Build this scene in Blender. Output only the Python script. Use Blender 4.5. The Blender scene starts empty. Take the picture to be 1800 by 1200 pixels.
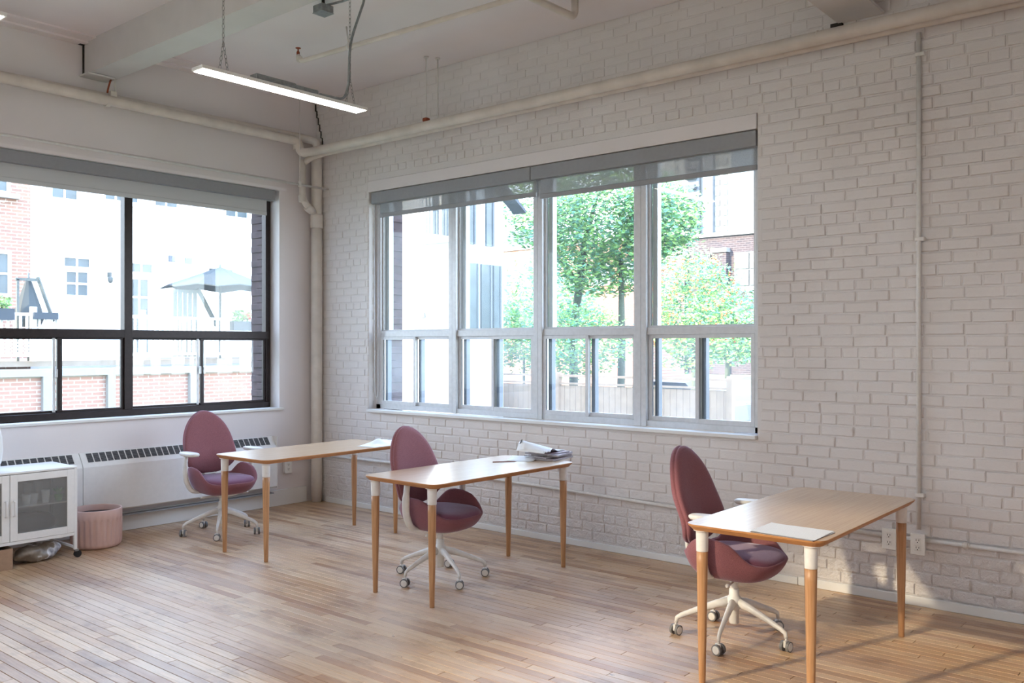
import bpy, math, random
from mathutils import Vector, Matrix
random.seed(7)
PI = math.pi
scene = bpy.context.scene
C = scene.collection

# ------------------------------------------------------------------ camera
YAW = math.radians(40.1)
CAM = Vector((-5.725, -7.421, 1.56))
cd = bpy.data.cameras.new('camera')
cam = bpy.data.objects.new('camera', cd)
C.objects.link(cam)
cam.location = CAM
cam.rotation_euler = (PI/2, 0, YAW - PI/2)
cd.sensor_width = 36
cd.lens = 1588/1800*36
cd.shift_y = 7/1800
cd.clip_start = 0.05
cd.clip_end = 600
scene.camera = cam
FW = Vector((math.cos(YAW), math.sin(YAW), 0))
RT = Vector((math.sin(YAW), -math.cos(YAW), 0))

# ------------------------------------------------------------------ sky, sun, exposure
SKY = 11.5
SUN = 21.0
LAMP = 16.0
w = bpy.data.worlds.new('sky')
scene.world = w
w.use_nodes = True
nt = w.node_tree
bg = nt.nodes['Background']
tc = nt.nodes.new('ShaderNodeTexCoord')
sp = nt.nodes.new('ShaderNodeSeparateXYZ')
rp = nt.nodes.new('ShaderNodeValToRGB')
rp.color_ramp.elements[0].position = 0.0
rp.color_ramp.elements[0].color = (0.84, 0.91, 1.0, 1)
rp.color_ramp.elements[1].position = 0.7
rp.color_ramp.elements[1].color = (0.48, 0.64, 1.0, 1)
nt.links.new(tc.outputs['Generated'], sp.inputs[0])
nt.links.new(sp.outputs['Z'], rp.inputs[0])
nt.links.new(rp.outputs[0], bg.inputs[0])
bg.inputs[1].default_value = SKY
sd = bpy.data.lights.new('sun', 'SUN')
sd.energy = SUN
sd.angle = math.radians(2.0)
sd.color = (1.0, 0.80, 0.58)
so = bpy.data.objects.new('sun', sd)
C.objects.link(so)
so.location = (-20, 5, 15)
so.rotation_euler = Vector((0.64, -0.23, -0.288)).to_track_quat('-Z', 'Y').to_euler()
scene.view_settings.view_transform = 'Standard'
scene.view_settings.look = 'None'
scene.view_settings.exposure = 0.0
scene.view_settings.gamma = 1.0
scene.view_settings.use_curve_mapping = False
scene.cycles.max_bounces = 10
scene.cycles.diffuse_bounces = 6
scene.cycles.glossy_bounces = 4
scene.cycles.transmission_bounces = 4
scene.cycles.transparent_max_bounces = 16
scene.cycles.sample_clamp_indirect = 6.0
scene.cycles.caustics_reflective = False
scene.cycles.caustics_refractive = False

# portals in the window openings guide the sky light in
def portal(name, loc, rot, sx, sy):
    l = bpy.data.lights.new(name, 'AREA')
    l.shape = 'RECTANGLE'; l.size = sx; l.size_y = sy
    l.cycles.is_portal = True
    o = bpy.data.objects.new(name, l); C.objects.link(o)
    o.location = loc; o.rotation_euler = rot
portal('portal_back_window', (-2.42, 0.40, 2.02), (-PI/2, 0, 0), 3.96, 2.1)
portal('portal_right_window', (0.40, -2.78, 2.04), (PI/2, 0, PI/2), 3.96, 2.16)
portal('portal_left_window', (-6.75, -4.3, 2.15), (PI/2, 0, -PI/2), 4.6, 2.4)
portal('portal_front_window', (-4.5, -10.15, 2.15), (PI/2, 0, 0), 2.6, 2.4)

# ------------------------------------------------------------------ materials
def srgb(r, g, b):
    f = lambda c: (c/255/12.92 if c/255 <= 0.04045 else ((c/255+0.055)/1.055)**2.4)
    return (f(r), f(g), f(b), 1)

class NT:
    def __init__(s, name):
        s.m = bpy.data.materials.new(name); s.m.use_nodes = True
        s.t = s.m.node_tree; s.b = s.t.nodes['Principled BSDF']; s.out = s.t.nodes['Material Output']
    def n(s, typ, **kw):
        nd = s.t.nodes.new(typ)
        for k, v in kw.items():
            if k.startswith('i_'):
                key = k[2:]
                key = int(key) if key.isdigit() else key.replace('_', ' ')
                nd.inputs[key].default_value = v
            else: setattr(nd, k, v)
        return nd
    def l(s, a, b): s.t.links.new(a, b)
    def pos(s, scale=(1, 1, 1)):
        g = s.n('ShaderNodeNewGeometry'); mp = s.n('ShaderNodeMapping')
        mp.inputs['Scale'].default_value = scale
        s.l(g.outputs['Position'], mp.inputs['Vector']); return mp.outputs[0]
    def obj(s, scale=(1, 1, 1)):
        g = s.n('ShaderNodeTexCoord'); mp = s.n('ShaderNodeMapping')
        mp.inputs['Scale'].default_value = scale
        s.l(g.outputs['Object'], mp.inputs['Vector']); return mp.outputs[0]
    def noise(s, vec, scale, detail=4, rough=0.55):
        nd = s.n('ShaderNodeTexNoise'); nd.inputs['Scale'].default_value = scale
        nd.inputs['Detail'].default_value = detail; nd.inputs['Roughness'].default_value = rough
        s.l(vec, nd.inputs['Vector']); return nd.outputs['Fac']
    def ramp(s, fac, stops):
        r = s.n('ShaderNodeValToRGB'); e = r.color_ramp.elements
        e[0].position, e[0].color = stops[0][0], stops[0][1]
        e[1].position, e[1].color = stops[1][0], stops[1][1]
        for p, c in stops[2:]:
            x = e.new(p); x.color = c
        s.l(fac, r.inputs[0]); return r.outputs[0]
    def mix(s, fac, a, b, mode='MIX'):
        m = s.n('ShaderNodeMix'); m.data_type = 'RGBA'; m.blend_type = mode
        for key, v in ((0, fac), (6, a), (7, b)):
            if isinstance(v, (int, float, tuple)): m.inputs[key].default_value = v
            else: s.l(v, m.inputs[key])
        return m.outputs[2]
    def bump(s, h, strength=0.3, dist=0.01):
        b = s.n('ShaderNodeBump'); b.inputs['Strength'].default_value = strength
        b.inputs['Distance'].default_value = dist
        s.l(h, b.inputs['Height']); s.l(b.outputs[0], s.b.inputs['Normal'])
    def set(s, color=None, rough=0.5, metal=0.0, spec=0.5):
        if color is not None:
            if isinstance(color, tuple): s.b.inputs['Base Color'].default_value = color
            else: s.l(color, s.b.inputs['Base Color'])
        s.b.inputs['Roughness'].default_value = rough
        s.b.inputs['Metallic'].default_value = metal
        s.b.inputs['Specular IOR Level'].default_value = spec
        return s.m

def G(v): return (v, v, v, 1)
M = {}
def plain(name, col, rough=0.5, metal=0.0, spec=0.5, var=0.06, scale=30):
    t = NT(name)
    f = t.noise(t.pos(), scale, 3)
    a = tuple(c*(1-var) for c in col[:3])+(1,); b = tuple(min(1, c*(1+var)) for c in col[:3])+(1,)
    M[name] = t.set(t.ramp(f, [(0.3, a), (0.7, b)]), rough, metal, spec)
    return M[name]

# painted plaster wall
def plaster(name, col, bump=0.15):
    t = NT(name); p = t.pos()
    big = t.noise(p, 0.8, 3); fine = t.noise(p, 60, 4)
    a = tuple(c*0.93 for c in col[:3])+(1,)
    M[name] = t.set(t.ramp(big, [(0.35, a), (0.65, col)]), 0.55, 0, 0.3)
    t.bump(fine, bump, 0.002)
plaster('wall_paint', (0.79, 0.735, 0.73, 1))
plaster('ceiling_paint', (0.85, 0.785, 0.79, 1))
plaster('trim_paint', (0.78, 0.77, 0.75, 1), 0.08)

# painted brick: same coat over bricks and joints, chips and rust specks, rougher near the floor
t = NT('painted_brick'); p = t.pos()
big = t.noise(p, 1.1, 4); mid = t.noise(p, 16, 5, 0.65); fine = t.noise(p, 75, 5, 0.7)
base = t.ramp(big, [(0.3, (0.66, 0.61, 0.585, 1)), (0.7, (0.74, 0.70, 0.685, 1))])
g = t.n('ShaderNodeNewGeometry')
sepz = t.n('ShaderNodeSeparateXYZ'); t.l(g.outputs['Position'], sepz.inputs[0])
chipn = t.noise(t.pos((1, 1, 2.2)), 13, 6, 0.75)
zr = t.n('ShaderNodeMapRange'); zr.inputs[1].default_value = 3.2; zr.inputs[2].default_value = 3.6
zr.inputs[3].default_value = 0.0; zr.inputs[4].default_value = 0.045
t.l(sepz.outputs['Z'], zr.inputs[0])
ad = t.n('ShaderNodeMath', operation='ADD'); t.l(chipn, ad.inputs[0]); t.l(zr.outputs[0], ad.inputs[1])
chip = t.ramp(ad.outputs[0], [(0.735, G(0)), (0.755, G(1))])
col = t.mix(chip, base, (0.10, 0.065, 0.05, 1))
stain = t.ramp(t.noise(t.pos((1, 0.7, 0.5)), 3.1, 4, 0.7), [(0.66, G(0)), (0.78, G(0.35))])
col = t.mix(stain, col, (0.52, 0.42, 0.33, 1))
lo = t.n('ShaderNodeMapRange'); lo.inputs[1].default_value = 0.15; lo.inputs[2].default_value = 0.6
lo.inputs[3].default_value = 1.6; lo.inputs[4].default_value = 0.16
t.l(sepz.outputs['Z'], lo.inputs[0])
hm = t.n('ShaderNodeMath', operation='MULTIPLY_ADD')
t.l(mid, hm.inputs[0]); t.l(lo.outputs[0], hm.inputs[1])
f2 = t.n('ShaderNodeMath', operation='MULTIPLY'); f2.inputs[1].default_value = 0.12
t.l(fine, f2.inputs[0]); t.l(f2.outputs[0], hm.inputs[2])
M['painted_brick'] = t.set(col, 0.5, 0, 0.35)
t.bump(hm.outputs[0], 1.0, 0.016)

# maple floor: tint per board, grain along y, worn pale lanes, dark stains
t = NT('floor_wood')
g = t.n('ShaderNodeNewGeometry'); oi = t.n('ShaderNodeObjectInfo')
ad = t.n('ShaderNodeMath', operation='ADD'); t.l(g.outputs['Random Per Island'], ad.inputs[0]); t.l(oi.outputs['Random'], ad.inputs[1])
fr = t.n('ShaderNodeMath', operation='FRACT'); t.l(ad.outputs[0], fr.inputs[0])
board = t.ramp(fr.outputs[0], [(0.0, srgb(166, 128, 94)), (1.0, srgb(208, 178, 142)), (0.2, srgb(196, 160, 124)),
                               (0.5, srgb(212, 182, 146)), (0.8, srgb(186, 146, 106)), (0.93, srgb(160, 114, 76))])
gr = t.noise(t.pos((60, 2.5, 1)), 1.6, 5, 0.6)
grain = t.ramp(gr, [(0.3, (0.66, 0.58, 0.50, 1)), (0.62, (1.05, 1.03, 1.0, 1))])
col = t.mix(0.75, board, grain, 'MULTIPLY')
wear = t.ramp(t.noise(t.pos((1.0, 0.45, 1)), 1.5, 5, 0.6), [(0.42, G(0)), (0.66, G(0.42))])
col = t.mix(wear, col, srgb(208, 192, 178))
dirt = t.ramp(t.noise(t.pos((1.7, 0.8, 1)), 2.3, 6, 0.72), [(0.52, G(0)), (0.72, G(0.72))])
col = t.mix(dirt, col, srgb(116, 80, 54))
spk = t.ramp(t.noise(t.pos((1, 0.5, 1)), 17, 3, 0.5), [(0.735, G(0)), (0.76, G(0.8))])
col = t.mix(spk, col, srgb(62, 44, 36))
M['floor_wood'] = t.set(col, 0.38, 0, 0.5)
t.b.inputs['Coat Weight'].default_value = 0.22
t.b.inputs['Coat Roughness'].default_value = 0.28
rr = t.ramp(t.noise(t.pos((3, 1.2, 1)), 3, 4), [(0.3, G(0.30)), (0.7, G(0.46))])
t.l(rr, t.b.inputs['Roughness'])
t.bump(gr, 0.12, 0.002)

# bamboo table top and oak legs
def wood(name, c1, c2, stretch, rough, coat=0.0, coat_rough=0.2):
    t = NT(name); v = t.obj(stretch)
    n = t.noise(v, 3.0, 5, 0.6)
    M[name] = t.set(t.ramp(n, [(0.32, c1), (0.68, c2)]), rough, 0, 0.5)
    t.b.inputs['Coat Weight'].default_value = coat
    t.b.inputs['Coat Roughness'].default_value = coat_rough
    t.bump(n, 0.08, 0.001)
wood('bamboo_top', srgb(196, 160, 124), srgb(214, 182, 146), (1.0, 34, 8), 0.36, 1.0, 0.27)
wood('bamboo_edge', srgb(170, 116, 70), srgb(196, 140, 90), (3, 3, 60), 0.45)
wood('oak_leg', srgb(168, 120, 80), srgb(196, 150, 108), (34, 34, 1.3), 0.42)

# fabric
def fabric(name, c1, c2, sheen=0.5):
    t = NT(name); v = t.obj()
    n = t.noise(v, 420, 2, 0.7); n2 = t.noise(v, 60, 2)
    M[name] = t.set(t.ramp(n, [(0.35, c1), (0.65, c2)]), 0.9, 0, 0.2)
    t.b.inputs['Sheen Weight'].default_value = sheen
    t.b.inputs['Sheen Roughness'].default_value = 0.4
    t.b.inputs['Sheen Tint'].default_value = (0.85, 0.8, 1.0, 1)
    t.bump(n, 0.4, 0.0015)
fabric('mauve_wool', srgb(118, 74, 80), srgb(152, 100, 104), 0.35)
fabric('mauve_cushion', srgb(104, 64, 80), srgb(134, 84, 102), 0.55)  # bluer than the wool: reflected sky put into the colour
plain('chair_white', (0.72, 0.69, 0.65, 1), 0.38)
plain('castor_grey', (0.16, 0.155, 0.155, 1), 0.5)
plain('sleeve_white', (0.76, 0.73, 0.70, 1), 0.3)
plain('metal_white', (0.80, 0.785, 0.77, 1), 0.33, var=0.02)
plain('metal_white_b', (0.74, 0.725, 0.71, 1), 0.4, var=0.03)
plain('pipe_paint', (0.66, 0.60, 0.54, 1), 0.42, var=0.10, scale=5)
plain('conduit_paint', (0.70, 0.67, 0.64, 1), 0.45, var=0.06)
plain('steel_paint', (0.62, 0.59, 0.575, 1), 0.5, var=0.05, scale=3)
plain('galvanised', (0.30, 0.32, 0.33, 1), 0.45, 0.6, var=0.2, scale=40)
plain('chain_metal', (0.32, 0.31, 0.30, 1), 0.4, 0.7, var=0.2)
plain('rust', (0.30, 0.07, 0.03, 1), 0.7, 0.3, var=0.3)
plain('dark_gap', (0.03, 0.025, 0.02, 1), 0.9)
plain('louvre_grey', (0.27, 0.27, 0.28, 1), 0.6)
plain('louvre_dark', (0.07, 0.07, 0.075, 1), 0.7)
plain('bronze', (0.024, 0.015, 0.014, 1), 0.38, 0.4, var=0.2)
plain('aluminium', (0.62, 0.62, 0.63, 1), 0.36, 0.25, var=0.05)
plain('alu_dark', (0.10, 0.12, 0.15, 1), 0.4, 0.4)
plain('cassette_grey', (0.30, 0.30, 0.315, 1), 0.5, 0.1, var=0.03)
plain('terracotta_pink', (0.60, 0.40, 0.35, 1), 0.6, var=0.05, scale=8)
plain('soil', (0.05, 0.03, 0.03, 1), 0.9)
plain('cardboard', (0.36, 0.23, 0.15, 1), 0.8, var=0.07)
plain('rubber_black', (0.012, 0.012, 0.013, 1), 0.5)
plain('plastic_cup', (0.80, 0.82, 0.82, 1), 0.4)
plain('green_plastic', (0.16, 0.50, 0.10, 1), 0.4)
plain('bag_black', (0.03, 0.03, 0.035, 1), 0.35)
plain('outlet_white', (0.80, 0.78, 0.74, 1), 0.35, var=0.02)
plain('black_plastic', (0.01, 0.01, 0.01, 1), 0.4)
plain('pencil_red', (0.25, 0.10, 0.09, 1), 0.5)
plain('paper_white', (0.86, 0.87, 0.89, 1), 0.6, var=0.02)

t = NT('printed_sheet'); v = t.obj((1, 1, 1))
n = t.n('ShaderNodeTexBrick'); t.l(v, n.inputs['Vector'])
n.inputs['Scale'].default_value = 30; n.inputs['Mortar Size'].default_value = 0.03
n.inputs['Color1'].default_value = (0.80, 0.81, 0.83, 1); n.inputs['Color2'].default_value = (0.84, 0.84, 0.85, 1)
n.inputs['Mortar'].default_value = (0.68, 0.69, 0.72, 1)
M['printed_sheet'] = t.set(n.outputs['Color'], 0.6)
t = NT('magazine_cover'); v = t.obj()
n = t.n('ShaderNodeTexVoronoi'); n.inputs['Scale'].default_value = 45; t.l(v, n.inputs['Vector'])
M['magazine_cover'] = t.set(t.ramp(n.outputs['Distance'], [(0.1, srgb(70, 62, 70)), (0.8, srgb(196, 190, 196)), (0.4, srgb(150, 116, 120))]), 0.35)
t = NT('page_edges'); v = t.obj((1, 1, 900))
M['page_edges'] = t.set(t.ramp(t.noise(v, 1.0, 2), [(0.4, srgb(84, 74, 80)), (0.6, srgb(210, 205, 208))]), 0.6)
t = NT('sack'); v = t.obj((1, 1, 1))
n = t.noise(v, 7, 3)
M['sack'] = t.set(t.ramp(n, [(0.40, srgb(116, 104, 92)), (0.52, srgb(150, 140, 128)), (0.56, srgb(228, 228, 232)), (0.68, srgb(84, 84, 96))]), 0.35)
t.bump(t.noise(v, 22, 4), 0.5, 0.01)

# glass
def glass(name, tint=(0.94, 0.975, 0.97), dirt=0.0):
    t = NT(name); t.t.nodes.remove(t.b)
    tr = t.n('ShaderNodeBsdfTransparent'); tr.inputs[0].default_value = (*tint, 1)
    gl = t.n('ShaderNodeBsdfGlossy'); gl.inputs['Roughness'].default_value = 0.02
    gg = t.n('ShaderNodeNewGeometry'); io = t.n('ShaderNodeMapRange')   # same reflectance on both faces of the sheet
    io.inputs[3].default_value = 1.45; io.inputs[4].default_value = 1/1.45
    t.l(gg.outputs['Backfacing'], io.inputs[0])
    fz = t.n('ShaderNodeFresnel'); t.l(io.outputs[0], fz.inputs[0])
    mx = t.n('ShaderNodeMixShader'); t.l(fz.outputs[0], mx.inputs[0]); t.l(tr.outputs[0], mx.inputs[1]); t.l(gl.outputs[0], mx.inputs[2])
    last = mx.outputs[0]
    if dirt:  # translucent veil: pane dirt plus lens haze put into the glass
        di = t.n('ShaderNodeBsdfTranslucent'); di.inputs[0].default_value = (0.9, 0.95, 1.0, 1)
        m2 = t.n('ShaderNodeMixShader'); t.l(last, m2.inputs[1]); t.l(di.outputs[0], m2.inputs[2])
        nz = t.ramp(t.noise(t.pos(), 2.2, 4), [(0.3, G(dirt*0.6)), (0.7, G(dirt*1.4))])
        t.l(nz, m2.inputs[0]); last = m2.outputs[0]
    t.l(last, t.out.inputs[0]); M[name] = t.m
glass('window_glass', dirt=0.006)
glass('dusty_glass', dirt=0.035)

# roller blind screen cloth
def cloth(name, col, open_, trans, uneven=True):
    t = NT(name)
    t.b.inputs['Base Color'].default_value = col; t.b.inputs['Roughness'].default_value = 0.8
    tl = t.n('ShaderNodeBsdfTranslucent'); tl.inputs[0].default_value = col
    m1 = t.n('ShaderNodeMixShader'); m1.inputs[0].default_value = trans
    t.l(t.b.outputs[0], m1.inputs[1]); t.l(tl.outputs[0], m1.inputs[2])
    tr = t.n('ShaderNodeBsdfTransparent')
    m2 = t.n('ShaderNodeMixShader'); m2.inputs[0].default_value = open_
    wv = t.noise(t.pos((1, 1, 1)), 130, 2)
    if uneven: t.l(t.ramp(wv, [(0.35, G(open_*0.7)), (0.65, G(open_*1.3))]), m2.inputs[0])
    t.l(m1.outputs[0], m2.inputs[1]); t.l(tr.outputs[0], m2.inputs[2]); t.l(m2.outputs[0], t.out.inputs[0])
    M[name] = t.m
cloth('blind_cloth', (0.60, 0.60, 0.60, 1), 0.02, 0.07)
cloth('blind_mesh', (0.36, 0.37, 0.39, 1), 0.24, 0.015)
cloth('sun_screen', (0.75, 0.74, 0.72, 1), 0.42, 0.35)  # cloth of the added unseen blinds, thins sky and sun light
cloth('door_mesh', (0.30, 0.29, 0.28, 1), 0.60, 0.0, False)

t = NT('lamp_diffuser'); t.t.nodes.remove(t.b)
e = t.n('ShaderNodeEmission'); e.inputs[0].default_value = (1.0, 0.92, 0.82, 1); e.inputs[1].default_value = LAMP
t.l(e.outputs[0], t.out.inputs[0]); M['lamp_diffuser'] = t.m

# outdoor materials
def brickmat(name, c1, c2, mortar, w=0.215, h=0.0715, axis='xz', msize=0.01):
    t = NT(name); g = t.n('ShaderNodeNewGeometry'); s = t.n('ShaderNodeSeparateXYZ'); t.l(g.outputs['Position'], s.inputs[0])
    cb = t.n('ShaderNodeCombineXYZ'); t.l(s.outputs['X' if axis == 'xz' else 'Y'], cb.inputs[0]); t.l(s.outputs['Z'], cb.inputs[1])
    b = t.n('ShaderNodeTexBrick'); t.l(cb.outputs[0], b.inputs['Vector'])
    b.inputs['Scale'].default_value = 1.0; b.inputs['Brick Width'].default_value = w; b.inputs['Row Height'].default_value = h
    b.inputs['Mortar Size'].default_value = msize; b.inputs['Color1'].default_value = c1; b.inputs['Color2'].default_value = c2
    b.inputs['Mortar'].default_value = mortar
    M[name] = t.set(b.outputs['Color'], 0.85); t.bump(b.outputs['Fac'], -0.3, 0.01)
brickmat('orange_brick', srgb(158, 118, 100), srgb(136, 106, 94), srgb(180, 166, 156))
brickmat('orange_brick_far', srgb(150, 98, 80), srgb(138, 92, 78), srgb(160, 130, 112), axis='yz')
brickmat('purple_brick', srgb(72, 60, 62), srgb(56, 50, 56), srgb(94, 86, 88), axis='yz', w=0.50, h=0.17, msize=0.025)
brickmat('wall_brick_pale', srgb(172, 130, 114), srgb(160, 120, 106), srgb(186, 172, 162))
plain('outer_brick', srgb(74, 56, 58), 0.85, var=0.3, scale=12)
def siding(name, col, pitch=0.11):
    t = NT(name); g = t.n('ShaderNodeNewGeometry'); s = t.n('ShaderNodeSeparateXYZ'); t.l(g.outputs['Position'], s.inputs[0])
    d = t.n('ShaderNodeMath', operation='DIVIDE'); d.inputs[1].default_value = pitch; t.l(s.outputs['Z'], d.inputs[0])
    f = t.n('ShaderNodeMath', operation='FRACT'); t.l(d.outputs[0], f.inputs[0])
    dk = tuple(c*0.62 for c in col[:3])+(1,)
    M[name] = t.set(t.ramp(f.outputs[0], [(0.0, dk), (0.12, col)]), 0.6); t.bump(f.outputs[0], 0.4, 0.02)
siding('white_siding', (0.80, 0.79, 0.77, 1))
plain('ext_white', (0.82, 0.82, 0.81, 1), 0.5, var=0.02)
plain('ext_pane', (0.075, 0.095, 0.105, 1), 0.3, var=0.25, scale=2)
plain('ext_frame_dark', (0.05, 0.06, 0.07, 1), 0.4)
plain('weathered_wood', (0.10, 0.11, 0.105, 1), 0.8, var=0.2)
plain('fence_wood', srgb(148, 124, 104), 0.8, var=0.12, scale=6)
plain('umbrella_cloth', (0.035, 0.045, 0.05, 1), 0.8, var=0.08)
plain('planter_grey', (0.035, 0.045, 0.06, 1), 0.7)
plain('leaf_green', srgb(104, 150, 84), 0.6, var=0.35, scale=5)
plain('leaf_cool', srgb(92, 142, 112), 0.6, var=0.35, scale=4)
plain('leaf_pale', srgb(140, 176, 96), 0.6, var=0.3, scale=4)
plain('fruit_orange', srgb(214, 112, 70), 0.5, var=0.1)
plain('flower_red', srgb(210, 50, 60), 0.5)
plain('bark', srgb(84, 92, 78), 0.9, var=0.3)
plain('tower_concrete', srgb(150, 150, 148), 0.8, var=0.03, scale=1)
plain('tower_grey', srgb(104, 108, 114), 0.8, var=0.05, scale=1)  # darker cool grey for the tower bays, vents and shutters
plain('roof_grey', srgb(74, 78, 86), 0.8, var=0.1)
plain('asphalt', srgb(96, 98, 104), 0.9, var=0.08, scale=2)
plain('ground_green', srgb(120, 130, 100), 0.95, var=0.15, scale=1.5)
plain('deck_boards', srgb(150, 140, 128), 0.8, var=0.1, scale=6)
plain('stone_cap', srgb(150, 148, 144), 0.7, var=0.05)
plain('car_paint', srgb(60, 66, 76), 0.25, 0.2)
plain('car_white', srgb(225, 228, 230), 0.3)

# ------------------------------------------------------------------ mesh builder
class MB:
    def __init__(s): s.v = []; s.f = []; s.m = []; s.sm = []
    def add(s, vs, fs, mi=0, smooth=False):
        o = len(s.v); s.v += [tuple(v) for v in vs]
        for f in fs:
            s.f.append([o+i for i in f]); s.m.append(mi); s.sm.append(smooth)
        return s
    def box(s, x0, x1, y0, y1, z0, z1, mi=0):
        x0, x1 = sorted((x0, x1)); y0, y1 = sorted((y0, y1)); z0, z1 = sorted((z0, z1))
        vs = [(x0,y0,z0),(x1,y0,z0),(x1,y1,z0),(x0,y1,z0),(x0,y0,z1),(x1,y0,z1),(x1,y1,z1),(x0,y1,z1)]
        return s.add(vs, [(0,3,2,1),(4,5,6,7),(0,1,5,4),(1,2,6,5),(2,3,7,6),(3,0,4,7)], mi)
    def rbox(s, x0, x1, y0, y1, z0, z1, b=0.004, mi=0):
        # box with chamfered edges
        vs = []
        for z, i in ((z0, b), (z0+b, 0), (z1-b, 0), (z1, b)):
            X0, X1, Y0, Y1 = x0+i, x1-i, y0+i, y1-i
            c = b
            vs += [(X0+c,Y0,z),(X1-c,Y0,z),(X1,Y0+c,z),(X1,Y1-c,z),(X1-c,Y1,z),(X0+c,Y1,z),(X0,Y1-c,z),(X0,Y0+c,z)]
        fs = [tuple(range(7, -1, -1)), tuple(range(24, 32))]
        for r in range(3):
            for k in range(8):
                a = r*8+k; bb = r*8+(k+1) % 8
                fs.append((a, bb, bb+8, a+8))
        return s.add(vs, fs, mi)
    def loft(s, rings, mi=0, smooth=True, cap0=True, cap1=True, closed=True):
        n = len(rings[0]); vs = [p for r in rings for p in r]; fs = []
        for r in range(len(rings)-1):
            for k in range(n if closed else n-1):
                a = r*n+k; b = r*n+(k+1) % n
                fs.append((a, b, b+n, a+n))
        o = len(s.v); s.add(vs, fs, mi, smooth)
        if cap0: s.f.append([o+i for i in range(n-1, -1, -1)]); s.m.append(mi); s.sm.append(False)
        if cap1: s.f.append([o+(len(rings)-1)*n+i for i in range(n)]); s.m.append(mi); s.sm.append(False)
        return s
    def lathe(s, prof, cx=0, cy=0, n=24, mi=0, smooth=True, cap0=True, cap1=True):
        rings = [[(cx+r*math.cos(2*PI*k/n), cy+r*math.sin(2*PI*k/n), z) for k in range(n)] for r, z in prof]
        return s.loft(rings, mi, smooth, cap0, cap1)
    def tube(s, pts, r, n=10, mi=0, smooth=True, flat=None):
        pts = [Vector(p) for p in pts]; rs = r if isinstance(r, (list, tuple)) else [r]*len(pts)
        rings = []; up = None
        for i, p in enumerate(pts):
            if i == 0: d = pts[1]-p
            elif i == len(pts)-1: d = p-pts[i-1]
            else: d = (pts[i+1]-p).normalized()+(p-pts[i-1]).normalized()
            d.normalize()
            if up is None:
                up = Vector((0, 0, 1)) if abs(d.z) < 0.9 else Vector((1, 0, 0))
            a = d.cross(up).normalized(); b = a.cross(d).normalized(); up = b
            fa = flat if flat else (1, 1)
            rings.append([tuple(p+a*math.cos(2*PI*k/n)*rs[i]*fa[0]+b*math.sin(2*PI*k/n)*rs[i]*fa[1]) for k in range(n)])
        return s.loft(rings, mi, smooth)
    def xf(s, mat, start=0):
        for i in range(start, len(s.v)):
            s.v[i] = tuple(mat @ Vector(s.v[i]))
        return s
    def mesh(s, name, mats):
        me = bpy.data.meshes.new(name); me.from_pydata(s.v, [], s.f)
        for m in (mats if isinstance(mats, (list, tuple)) else [mats]): me.materials.append(M[m])
        me.polygons.foreach_set('material_index', s.m); me.polygons.foreach_set('use_smooth', s.sm)
        me.update(); return me
    def build(s, name, mats, parent=None, kind=None, label=None):
        o = bpy.data.objects.new(name, s.mesh(name, mats)); C.objects.link(o)
        if parent: o.parent = parent
        if kind: o['kind'] = kind
        if label: o['label'] = label
        return o

def bend(pts, rad=0.06, n=5):
    # rounds the corners of a polyline
    P = [Vector(p) for p in pts]; out = [P[0]]
    for i in range(1, len(P)-1):
        a = (P[i-1]-P[i]); b = (P[i+1]-P[i]); ra = min(rad, a.length*0.45, b.length*0.45)
        A = P[i]+a.normalized()*ra; B = P[i]+b.normalized()*ra
        for k in range(n+1):
            u = k/n; out.append(A*(1-u)**2+P[i]*2*u*(1-u)+B*u*u)
    out.append(P[-1]); return out

def thing(name, label, cat, loc=(0, 0, 0), rz=0, group=None):
    o = bpy.data.objects.new(name, None); C.objects.link(o); o.empty_display_size = 0.1
    o.location = loc; o.rotation_euler = (0, 0, rz)
    o['label'] = label; o['category'] = cat
    if group: o['group'] = group
    return o
def tag(o, label, cat, group=None):
    o['label'] = label; o['category'] = cat
    if group: o['group'] = group
    return o
def struct(name):
    o = bpy.data.objects.new(name, None); C.objects.link(o); o['kind'] = 'structure'; return o
def copy_tree(o, parent=None):
    c = o.copy(); C.objects.link(c); c.parent = parent
    for ch in list(o.children): copy_tree(ch, c)
    return c

# ------------------------------------------------------------------ room shell
H = 4.03
XL, YF = -6.6, -10.0          # far left wall and the wall behind the camera
TH = 0.45

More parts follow.
